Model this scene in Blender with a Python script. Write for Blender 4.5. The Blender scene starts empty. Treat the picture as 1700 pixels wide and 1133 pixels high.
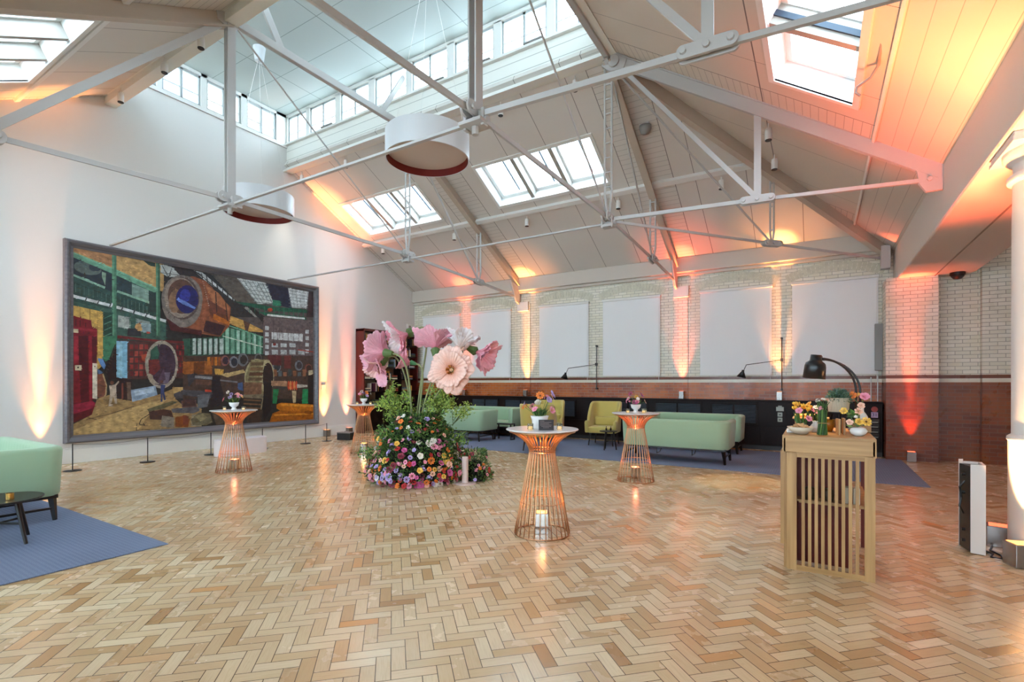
import bpy, math, random
from mathutils import Vector, Matrix
R = random.Random(7)
PI = math.pi
S = bpy.context.scene
COL = S.collection

# ---------------------------------------------------------------- camera, sky, exposure
YAW = math.radians(31.584)
cd = bpy.data.cameras.new('camera'); cam = bpy.data.objects.new('camera', cd); COL.objects.link(cam)
cam.location = (0, 0, 1.58); cam.rotation_euler = (PI/2, 0, YAW)
cd.sensor_width = 36; cd.lens = 826.9/1700*36; cd.shift_y = (636.8-566.5)/1700; cd.clip_start = 0.05
S.camera = cam
S.view_settings.view_transform = 'Standard'; S.view_settings.look = 'None'
S.view_settings.gamma = 1; S.view_settings.use_curve_mapping = False
S.view_settings.exposure = 0.0
w = bpy.data.worlds.new('sky'); S.world = w; w.use_nodes = True
bg = w.node_tree.nodes['Background']
bg.inputs[0].default_value = (0.76, 0.90, 1.0, 1); bg.inputs[1].default_value = 14.6
S.cycles.use_denoising = True
S.cycles.max_bounces = 7; S.cycles.diffuse_bounces = 5; S.cycles.glossy_bounces = 3
S.cycles.transparent_max_bounces = 8; S.cycles.sample_clamp_indirect = 6
S.cycles.caustics_reflective = False; S.cycles.caustics_refractive = False

# ---------------------------------------------------------------- materials
def lin(h):
    if isinstance(h, str):
        h = [int(h[i:i+2], 16)/255 for i in (0, 2, 4)]
        return tuple(c/12.92 if c <= .04045 else ((c+.055)/1.055)**2.4 for c in h)
    return tuple(h)
MC = {}
def mat(name, col, rough=.5, metal=0, emit=None, es=0, alpha=None, noise=0, nscale=8, bump=0, bscale=60, coat=0, sheen=0, trans=0):
    if name in MC: return MC[name]
    m = bpy.data.materials.new(name); m.use_nodes = True; MC[name] = m
    nt = m.node_tree; b = nt.nodes['Principled BSDF']
    c = lin(col)
    b.inputs['Base Color'].default_value = (*c, 1); b.inputs['Roughness'].default_value = rough
    b.inputs['Metallic'].default_value = metal
    if coat: b.inputs['Coat Weight'].default_value = coat
    if sheen: b.inputs['Sheen Weight'].default_value = sheen
    if emit: b.inputs['Emission Color'].default_value = (*lin(emit), 1); b.inputs['Emission Strength'].default_value = es
    if trans:
        b.inputs['Transmission Weight'].default_value = trans
    if noise or bump:
        tc = nt.nodes.new('ShaderNodeTexCoord')
    if noise:
        n = nt.nodes.new('ShaderNodeTexNoise'); n.inputs['Scale'].default_value = nscale; n.inputs['Detail'].default_value = 5
        nt.links.new(tc.outputs['Object'], n.inputs['Vector'])
        r = nt.nodes.new('ShaderNodeMapRange'); r.inputs[1].default_value = .3; r.inputs[2].default_value = .7
        r.inputs[3].default_value = 1-noise; r.inputs[4].default_value = 1+noise*.6
        nt.links.new(n.outputs[0], r.inputs[0])
        v = nt.nodes.new('ShaderNodeVectorMath'); v.operation = 'SCALE'; v.inputs[0].default_value = c
        nt.links.new(r.outputs[0], v.inputs['Scale']); nt.links.new(v.outputs[0], b.inputs['Base Color'])
    if bump:
        n2 = nt.nodes.new('ShaderNodeTexNoise'); n2.inputs['Scale'].default_value = bscale; n2.inputs['Detail'].default_value = 3
        nt.links.new(tc.outputs['Object'], n2.inputs['Vector'])
        bp = nt.nodes.new('ShaderNodeBump'); bp.inputs['Strength'].default_value = bump; bp.inputs['Distance'].default_value = .01
        nt.links.new(n2.outputs[0], bp.inputs['Height']); nt.links.new(bp.outputs[0], b.inputs['Normal'])
    return m
class NT:
    """small helper for node graphs"""
    def __init__(s, name, rough=.5):
        s.m = bpy.data.materials.new(name); s.m.use_nodes = True; MC[name] = s.m
        s.t = s.m.node_tree; s.b = s.t.nodes['Principled BSDF']; s.b.inputs['Roughness'].default_value = rough
        s.tc = s.t.nodes.new('ShaderNodeTexCoord')
        sp = s.t.nodes.new('ShaderNodeSeparateXYZ'); s.t.links.new(s.tc.outputs['Object'], sp.inputs[0])
        s.x, s.y, s.z = sp.outputs
    def put(s, sock, v):
        if isinstance(v, bpy.types.NodeSocket): s.t.links.new(v, sock)
        elif isinstance(v, (tuple, list)) and sock.type == 'RGBA': sock.default_value = (*v[:3], 1)
        else: sock.default_value = v
    def M(s, op, a, b=0.0, c=None):
        n = s.t.nodes.new('ShaderNodeMath'); n.operation = op
        s.put(n.inputs[0], a); s.put(n.inputs[1], b)
        if c is not None: s.put(n.inputs[2], c)
        return n.outputs[0]
    def mix(s, f, a, b):
        n = s.t.nodes.new('ShaderNodeMix'); n.data_type = 'RGBA'
        s.put(n.inputs[0], f); s.put(n.inputs[6], a); s.put(n.inputs[7], b)
        return n.outputs[2]
    def comb(s, x, y, z=0.0):
        n = s.t.nodes.new('ShaderNodeCombineXYZ')
        for i, v in enumerate((x, y, z)): s.put(n.inputs[i], v)
        return n.outputs[0]
    def noise(s, vec, scale, detail=3, out=0):
        n = s.t.nodes.new('ShaderNodeTexNoise'); s.put(n.inputs['Vector'], vec); n.inputs['Scale'].default_value = scale; n.inputs['Detail'].default_value = detail
        return n.outputs[out]
    def white(s, vec, out='Value'):
        n = s.t.nodes.new('ShaderNodeTexWhiteNoise'); n.noise_dimensions = '3D'; s.put(n.inputs['Vector'], vec); return n.outputs[out]
    def rng(s, v, a, b, c, d):
        n = s.t.nodes.new('ShaderNodeMapRange'); s.put(n.inputs[0], v)
        for i, q in enumerate((a, b, c, d)): n.inputs[i+1].default_value = q
        return n.outputs[0]
    def ramp(s, f, stops):
        n = s.t.nodes.new('ShaderNodeValToRGB'); s.put(n.inputs[0], f)
        e = n.color_ramp.elements
        while len(e) < len(stops): e.new(.5)
        for k, (p, c) in enumerate(stops): e[k].position = p; e[k].color = (*lin(c), 1)
        return n.outputs[0]
    def bump(s, h, strength=.3, dist=.005):
        n = s.t.nodes.new('ShaderNodeBump'); n.inputs['Strength'].default_value = strength; n.inputs['Distance'].default_value = dist
        s.put(n.inputs['Height'], h); s.t.links.new(n.outputs[0], s.b.inputs['Normal'])
    def out(s, col=None, rough=None):
        if col is not None: s.put(s.b.inputs['Base Color'], col)
        if rough is not None: s.put(s.b.inputs['Roughness'], rough)
        return s.m

def floor_mat():
    n = NT('herringbone parquet', .3); W = .0825; M = n.M
    q = math.sqrt(.5)
    u = M('DIVIDE', M('MULTIPLY', M('ADD', M('ADD', n.x, 1.938), M('SUBTRACT', n.y, 2.387)), q), W)
    v = M('DIVIDE', M('MULTIPLY', M('SUBTRACT', M('SUBTRACT', n.y, 2.387), M('ADD', n.x, 1.938)), q), W)
    u = M('ADD', u, 600.0); v = M('ADD', v, 600.0)
    i = M('FLOOR', u); j = M('FLOOR', v)
    k = M('FLOORED_MODULO', M('SUBTRACT', i, j), 6.0)
    hz = M('LESS_THAN', k, 2.5)
    # horizontal block
    bi = M('SUBTRACT', i, k); lu = M('SUBTRACT', u, bi); lv = M('SUBTRACT', v, j)
    # vertical block
    p = M('SUBTRACT', 5.0, k); bj = M('SUBTRACT', j, p); mv = M('SUBTRACT', v, bj); mu = M('SUBTRACT', u, i)
    def sel(a, b): return M('ADD', M('MULTIPLY', hz, a), M('MULTIPLY', M('SUBTRACT', 1.0, hz), b))
    la = sel(lu, mv); lb = sel(lv, mu)
    idv = n.comb(sel(bi, i), sel(j, bj), hz)
    da = M('MINIMUM', la, M('SUBTRACT', 3.0, la)); db = M('MINIMUM', lb, M('SUBTRACT', 1.0, lb))
    e = M('MULTIPLY', M('MINIMUM', da, db), W)
    joint = M('LESS_THAN', e, .0024)
    r = n.white(idv)
    c = n.ramp(r, [(0, 'ab8355'), (.06, 'c4a477'), (.25, 'd4ba93'), (.6, 'dfc9a4'), (.92, 'e9d8b6'), (1, 'd29a5c')])
    hue = n.white(n.comb(sel(j, bj), sel(bi, i), 3.0))
    big = n.noise(n.comb(n.x, n.y), .55, 2)
    dirt = n.rng(M('ADD', big, M('MULTIPLY', hue, .22)), .42, .78, 0.0, 1.0)
    c = n.mix(M('MULTIPLY', dirt, .5), c, lin('b08a62'))
    gv = n.comb(M('MULTIPLY', la, .35), M('MULTIPLY', lb, 5.0), M('MULTIPLY', r, 40.0))
    g = n.noise(gv, 2.2, 5)
    c = n.mix(n.rng(g, .45, .75, 0, .28), c, lin('a8845e'))
    fine = n.noise(n.comb(n.x, n.y), 9.0, 5)
    c = n.mix(n.rng(fine, .64, .8, 0, .25), c, lin('7c5a3a'))
    c = n.mix(M('MULTIPLY', joint, .9), c, lin('352012'))
    rough = n.rng(M('ADD', M('MULTIPLY', fine, .6), M('MULTIPLY', hue, .4)), .2, .8, .15, .30)
    hgt = M('ADD', M('MULTIPLY', M('MINIMUM', e, .003), 300.0), M('ADD', M('MULTIPLY', hue, .6), M('MULTIPLY', g, .25)))
    n.bump(hgt, .16, .0012)
    return n.out(c, rough)
def brick_mat(name='glazed brick'):
    n = NT(name, .22); M = n.M
    def bt(c1, c2, mo):
        b = n.t.nodes.new('ShaderNodeTexBrick'); n.put(b.inputs['Vector'], n.comb(M('ADD', n.x, M('MULTIPLY', n.y, 1.0)), n.z))
        b.inputs['Color1'].default_value = (*lin(c1), 1); b.inputs['Color2'].default_value = (*lin(c2), 1); b.inputs['Mortar'].default_value = (*lin(mo), 1)
        b.inputs['Scale'].default_value = 1; b.inputs['Brick Width'].default_value = .232; b.inputs['Row Height'].default_value = .077
        b.inputs['Mortar Size'].default_value = .0055; b.inputs['Mortar Smooth'].default_value = .1; b.inputs['Bias'].default_value = 0
        return b
    a = bt('e8e4d6', 'dad7c4', 'a19f90'); d = bt('b05620', '80381a', '94796a')
    nz = n.noise(n.comb(n.x, n.y, n.z), 4, 4)
    up = n.mix(n.rng(nz, .5, .7, 0, .35), a.outputs[0], lin('d8cfae'))
    big = n.noise(n.comb(n.x, n.y, n.z), 1.3, 4)
    lo = n.mix(n.rng(big, .42, .6, 0, .6), d.outputs[0], lin('cc722c'))
    lo = n.mix(M('MULTIPLY', d.outputs[1], .6), lo, lin('9c8474'))
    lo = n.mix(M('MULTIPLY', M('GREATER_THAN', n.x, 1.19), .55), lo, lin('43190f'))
    c = n.mix(M('GREATER_THAN', n.z, 1.60), lo, lin('dcd8c6'))
    c = n.mix(M('GREATER_THAN', n.z, 1.68), c, lin('6b3418'))
    c = n.mix(M('GREATER_THAN', n.z, 1.75), c, up)
    c = n.mix(M('LESS_THAN', n.z, 1.53), c, lo)
    hb = M('SUBTRACT', 1.0, a.outputs[1]); n.bump(M('ADD', hb, M('MULTIPLY', nz, .3)), .35, .003)
    return n.out(c, n.rng(nz, .3, .7, .24, .42))
def slope_mat(name, x_dir, base='d6d0c8'):
    """roof lining: panels with dark joints, a boarded strip beside every truss"""
    n = NT(name, .6); M = n.M
    if x_dir: t = M('PINGPONG', M('ADD', n.x, 3.22+48.7), 2.435); s = n.y; sp = .11
    else: t = M('PINGPONG', M('ADD', n.y, -8.574+41.09), 2.0545); s = n.x; sp = .1
    def line(v, c, w_=.008): return M('LESS_THAN', M('ABSOLUTE', M('SUBTRACT', v, c)), w_)
    L = line(t, .5, .007)
    if x_dir:
        for c in (.935, 1.935): L = M('MAXIMUM', L, line(t, c, .006))
    else:
        L = M('MAXIMUM', L, line(t, 1.2, .004)); L = M('MULTIPLY', L, M('LESS_THAN', n.x, .65)); L = M('MAXIMUM', L, line(n.x, .65, .012)); L = M('MAXIMUM', L, line(n.x, -.72, .008))
    bd = M('MULTIPLY', M('LESS_THAN', M('FLOORED_MODULO', s, sp), .008), M('LESS_THAN', t, .5))
    if not x_dir:
        bd = M('MULTIPLY', bd, M('LESS_THAN', n.x, .65))
        b2 = M('MULTIPLY', M('LESS_THAN', M('FLOORED_MODULO', n.x, .17), .006), M('GREATER_THAN', n.x, .65)); bd = M('MAXIMUM', bd, b2)
    c = n.mix(M('MULTIPLY', bd, .45), lin(base), lin('5c5046')); c = n.mix(M('MULTIPLY', L, .8), c, lin('3c342e'))
    n.bump(M('SUBTRACT', 1.0, M('MAXIMUM', L, bd)), .4, .004)
    return n.out(c)
def grid_ceiling_mat():
    n = NT('lantern ceiling board', .6); M = n.M
    a = M('LESS_THAN', M('FLOORED_MODULO', M('ADD', n.x, 40.3), 2.435), .02); b = M('LESS_THAN', M('FLOORED_MODULO', M('SUBTRACT', n.y, 4.0), .83), .014)
    return n.out(n.mix(M('MULTIPLY', M('MAXIMUM', a, b), .6), lin('aeb8b5'), lin('4c5452')))
def boards_mat():
    n = NT('white horizontal boards', .45); M = n.M
    a = M('LESS_THAN', M('FLOORED_MODULO', n.z, .235), .014)
    n.bump(M('SUBTRACT', 1.0, a), .6, .006)
    return n.out(n.mix(M('MULTIPLY', a, .55), lin('e6e6de'), lin('6a6a64')))
def attr_mat(name, rough=.6, noise=0, ns=(30, 30, 30), coat=0, sss=0, spec=.5):
    n = NT(name, rough)
    a = n.t.nodes.new('ShaderNodeVertexColor'); a.layer_name = 'Col'
    c = a.outputs[0]
    if noise:
        mp = n.t.nodes.new('ShaderNodeMapping'); mp.inputs['Scale'].default_value = ns; n.t.links.new(n.tc.outputs['Object'], mp.inputs[0])
        f = n.noise(mp.outputs[0], 1, 6)
        v = n.t.nodes.new('ShaderNodeVectorMath'); v.operation = 'SCALE'; n.t.links.new(c, v.inputs[0]); n.put(v.inputs['Scale'], n.rng(f, .3, .7, 1-noise, 1+noise)); c = v.outputs[0]
        n.bump(f, .15, .004)
    n.b.inputs['Specular IOR Level'].default_value = spec
    if coat: n.b.inputs['Coat Weight'].default_value = coat
    return n.out(c)
def wood_mat(name, c1, c2, rough=.4, axis='z', scale=1):
    n = NT(name, rough)
    k = {'x': (1.2, 22, 22), 'y': (22, 1.2, 22), 'z': (22, 22, 1.2)}[axis]
    mp = n.t.nodes.new('ShaderNodeMapping'); mp.inputs['Scale'].default_value = [q*scale for q in k]; n.t.links.new(n.tc.outputs['Object'], mp.inputs[0])
    f = n.noise(mp.outputs[0], 1, 6); n.bump(f, .08, .002)
    return n.out(n.mix(n.rng(f, .35, .65, 0, 1), lin(c1), lin(c2)))
def rug_mat():
    n = NT('blue woven rug', .95); M = n.M
    a = n.t.nodes.new('ShaderNodeTexChecker'); n.put(a.inputs['Vector'], n.comb(M('ADD', n.x, n.y), M('SUBTRACT', n.x, n.y))); a.inputs['Scale'].default_value = 26
    f = n.noise(n.comb(n.x, n.y), 160, 2); g = n.noise(n.comb(n.x, n.y), 1.2, 3)
    c = n.mix(M('MULTIPLY', a.outputs[1], .35), lin('66738e'), lin('8c96a9')); c = n.mix(n.rng(f, .4, .65, 0, .45), c, lin('465270')); c = n.mix(n.rng(g, .4, .7, 0, .25), c, lin('808aa2'))
    n.bump(M('ADD', a.outputs[1], f), .5, .004)
    return n.out(c)
def glass_mat():
    m = bpy.data.materials.new('window glass'); m.use_nodes = True; t = m.node_tree; t.nodes.remove(t.nodes['Principled BSDF'])
    o = t.nodes['Material Output']; tr = t.nodes.new('ShaderNodeBsdfTransparent'); tr.inputs[0].default_value = (.93, .97, 1, 1)
    g = t.nodes.new('ShaderNodeBsdfGlossy'); g.inputs['Roughness'].default_value = .02
    lw = t.nodes.new('ShaderNodeLayerWeight'); lw.inputs[0].default_value = .5; fr = t.nodes.new('ShaderNodeMath'); fr.operation = 'POWER'; t.links.new(lw.outputs['Facing'], fr.inputs[0]); fr.inputs[1].default_value = 5
    mx = t.nodes.new('ShaderNodeMixShader'); t.links.new(fr.outputs[0], mx.inputs[0]); t.links.new(tr.outputs[0], mx.inputs[1]); t.links.new(g.outputs[0], mx.inputs[2])
    t.links.new(mx.outputs[0], o.inputs[0]); MC['window glass'] = m; return m
FLOOR = floor_mat(); BRICK = brick_mat(); SLX = slope_mat('roof lining', True); SLY = slope_mat('roof lining over the arcade', False, 'd3c8ba')
CEIL = grid_ceiling_mat(); BOARDS = boards_mat(); GLASS = glass_mat(); RUG = rug_mat()
PLASTER = mat('white plaster', 'dcdad6', .75, bump=.05, bscale=40)
WINF = mat('pale grey window paint', 'a9aeae', .5)
WHITE = mat('white gloss paint', 'e4e3de', .4)
RAFT = mat('beige painted rafters', 'b9aa99', .55)
STEEL = mat('off white painted steel', 'b6b4b1', .45)
BLIND = mat('white roller blind fabric', 'eef0f0', .85, bump=.05, bscale=300)
COPPER = mat('copper wire', 'c9976f', .3, 1)
MARBLE = mat('pale marble', 'dcdcde', .18, noise=.06, nscale=12)
BLACK = mat('black metal', '141416', .4)
DARKWOOD = mat('very dark stained wood', '180b09', .5, noise=.25, nscale=20)
DARKWOOD.node_tree.nodes['Principled BSDF'].inputs['Specular IOR Level'].default_value = .2
LEG = mat('black stained legs', '0f0d0c', .4)
MINT = mat('mint wool upholstery', '9dbb9a', .9, bump=.2, bscale=400, sheen=.3)
YELLOW = mat('mustard yellow wool upholstery', 'c2b262', .9, bump=.2, bscale=400, sheen=.3)
OAK = wood_mat('pale oak', 'b8905c', '9a7142', .45)
OAKX = wood_mat('pale oak along the top', 'be9560', '9f7645', .4, 'x')
REDW = wood_mat('red stained bookcase wood', '5b1a14', '3f100d', .3)
CHROME = mat('mirror finish steel', 'c0bcb6', .12, 1)
GREEN = attr_mat('leaves', .55); PETAL = attr_mat('petals', .7, .06, (14, 14, 14)); BOOK = attr_mat('book covers', .6); PAINTM = attr_mat('oil paint', .42, .34, (3, 9, 11))
CERAMIC = mat('white glazed ceramic', 'e8e6e2', .22); GREYM = mat('grey plastic', '8c8c8a', .5)
FRAME = wood_mat('grey painted picture frame', '6c6a6e', '59575c', .35, 'y')

# ---------------------------------------------------------------- mesh helpers
class MB:
    def __init__(s): s.v = []; s.f = []; s.c = []
    def face(s, idx, col=None): s.f.append(tuple(idx)); s.c.append(col)
    def box(s, a, b, col=None):
        (x0, y0, z0), (x1, y1, z1) = a, b
        if x0 > x1: x0, x1 = x1, x0
        if y0 > y1: y0, y1 = y1, y0
        if z0 > z1: z0, z1 = z1, z0
        n = len(s.v)
        s.v += [(x0, y0, z0), (x1, y0, z0), (x1, y1, z0), (x0, y1, z0), (x0, y0, z1), (x1, y0, z1), (x1, y1, z1), (x0, y1, z1)]
        for q in ((0, 3, 2, 1), (4, 5, 6, 7), (0, 1, 5, 4), (1, 2, 6, 5), (2, 3, 7, 6), (3, 0, 4, 7)): s.face([n+i for i in q], col)
        return s
    def beam(s, p, q, w_, h, up=(0, 0, 1), col=None):
        """rectangular bar from p to q, w_ across, h along up"""
        p, q = Vector(p), Vector(q); d = (q-p).normalized(); u = Vector(up); r = d.cross(u)
        if r.length < 1e-4: r = d.cross(Vector((0, 1, 0)))
        r.normalize(); u = r.cross(d).normalized(); n = len(s.v)
        for o in (p, q):
            for a, b in ((-1, -1), (1, -1), (1, 1), (-1, 1)): s.v.append(tuple(o+r*a*w_/2+u*b*h/2))
        for f in ((0, 3, 2, 1), (4, 5, 6, 7), (0, 1, 5, 4), (1, 2, 6, 5), (2, 3, 7, 6), (3, 0, 4, 7)): s.face([n+i for i in f], col)
        return s
    def tube(s, pts, rad, k=8, col=None, caps=True):
        pts = [Vector(p) for p in pts]; rs = rad if isinstance(rad, (list, tuple)) else [rad]*len(pts)
        n = len(s.v); prev = None
        for i, p in enumerate(pts):
            d = (pts[min(i+1, len(pts)-1)]-pts[max(i-1, 0)]).normalized()
            if prev is None:
                a = d.cross(Vector((0, 0, 1)) if abs(d.z) < .95 else Vector((1, 0, 0))).normalized()
            else: a = (prev-d*prev.dot(d)).normalized()
            prev = a; b = d.cross(a)
            for j in range(k):
                t = 2*PI*j/k; s.v.append(tuple(p+(a*math.cos(t)+b*math.sin(t))*rs[i]))
        for i in range(len(pts)-1):
            for j in range(k): s.face((n+i*k+j, n+i*k+(j+1) % k, n+(i+1)*k+(j+1) % k, n+(i+1)*k+j), col)
        if caps: s.face([n+j for j in range(k)][::-1], col); s.face([n+(len(pts)-1)*k+j for j in range(k)], col)
        return s
    def lathe(s, prof, c=(0, 0, 0), k=24, col=None, caps=True):
        n = len(s.v); m = len(prof)
        for r, z in prof:
            for j in range(k): t = 2*PI*j/k; s.v.append((c[0]+r*math.cos(t), c[1]+r*math.sin(t), c[2]+z))
        for i in range(m-1):
            for j in range(k): s.face((n+i*k+j, n+i*k+(j+1) % k, n+(i+1)*k+(j+1) % k, n+(i+1)*k+j), col)
        if caps and prof[0][0] > 1e-5: s.face([n+j for j in range(k)][::-1], col)
        if caps and prof[-1][0] > 1e-5: s.face([n+(m-1)*k+j for j in range(k)], col)
        return s
    def grid(s, fn, nu, nv, col=None, close=False):
        n = len(s.v)
        for i in range(nu+1):
            for j in range(nv+1): s.v.append(tuple(fn(i/nu, j/nv)))
        for i in range(nu):
            for j in range(nv):
                a = n+i*(nv+1)+j; s.face((a, a+nv+1, a+nv+2, a+1), col((i+.5)/nu, (j+.5)/nv) if callable(col) else col)
        return s
    def poly(s, pts, col=None):
        n = len(s.v); s.v += [tuple(p) for p in pts]; s.face(range(n, n+len(pts)), col); return s
    def prism(s, pts, off, col=None):
        n = len(s.v); m = len(pts); s.v += [tuple(p) for p in pts]+[tuple(Vector(p)+Vector(off)) for p in pts]
        s.face(range(n+m-1, n-1, -1), col); s.face(range(n+m, n+2*m), col)
        for i in range(m): s.face((n+i, n+(i+1) % m, n+m+(i+1) % m, n+m+i), col)
        return s
    def add(s, o, M=None, col=None):
        n = len(s.v); s.v += [tuple(M @ Vector(v)) for v in o.v] if M is not None else o.v
        s.f += [tuple(i+n for i in f) for f in o.f]; s.c += [col or c for c in o.c]; return s
    def mesh(s, name, m, smooth=False):
        me = bpy.data.meshes.new(name); me.from_pydata(s.v, [], s.f)
        if any(c is not None for c in s.c):
            ca = me.color_attributes.new('Col', 'FLOAT_COLOR', 'CORNER'); k = 0; data = []
            for p, c in zip(s.f, s.c): data += list((*(c or (1, 1, 1)), 1))*len(p)
            ca.data.foreach_set('color', data)
        if smooth: me.polygons.foreach_set('use_smooth', [True]*len(me.polygons))
        me.materials.append(m); me.validate(); me.update(); return me
def obj(name, mb, m, parent=None, smooth=False, bevel=0, solid=0, label=None, sub=0, soff=-1, seg=2, auto=None):
    o = bpy.data.objects.new(name, mb.mesh(name, m, smooth) if isinstance(mb, MB) else mb); COL.objects.link(o)
    if parent is not None: o.parent = parent
    if solid: d = o.modifiers.new('thick', 'SOLIDIFY'); d.thickness = solid; d.offset = soff
    if bevel: d = o.modifiers.new('bevel', 'BEVEL'); d.width = bevel; d.segments = seg; d.limit_method = 'ANGLE'; d.angle_limit = math.radians(40)
    if sub: d = o.modifiers.new('sub', 'SUBSURF'); d.levels = sub; d.render_levels = sub
    if label: o['label'] = label
    return o
def struct(name, mb, m, **k):
    o = obj(name, mb, m, **k)
    if o.parent is None: o['kind'] = 'structure'
    return o
def tag(o, label, cat, group=None, kind=None):
    o['label'] = label; o['category'] = cat
    if group: o['group'] = group
    if kind: o['kind'] = kind
    return o
def thing(name, label, cat, loc=(0, 0, 0), rz=0, group=None):
    o = bpy.data.objects.new(name, None); COL.objects.link(o); o.empty_display_size = .1
    o.location = loc; o.rotation_euler = (0, 0, rz); return tag(o, label, cat, group)
KIDS = {}
def dup(root, loc, rz=None, label=None, group=None):
    def cp(o, par):
        c = o.copy(); COL.objects.link(c)
        if par is not None: c.parent = par
        for ch in [q for q in bpy.data.objects if q.parent == o]: cp(ch, c)
        return c
    r = cp(root, None); r.location = loc
    if rz is not None: r.rotation_euler = (0, 0, rz)
    if label: r['label'] = label
    if group: r['group'] = group
    return r
def B(*a, **k): return MB().box(*a, **k)
def light(name, kind, loc, energy, col, parent=None, size=.05, angle=None, blend=1, aim=None):
    l = bpy.data.lights.new(name, kind); l.energy = energy; l.color = col
    if kind == 'SPOT': l.spot_size = math.radians(angle); l.spot_blend = blend; l.shadow_soft_size = size
    elif kind == 'POINT': l.shadow_soft_size = size
    o = bpy.data.objects.new(name, l); COL.objects.link(o)
    if parent is not None: o.parent = parent
    o.location = loc
    if aim is not None: o.rotation_euler = Vector(aim).to_track_quat('-Z', 'Y').to_euler()
    return o
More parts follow.
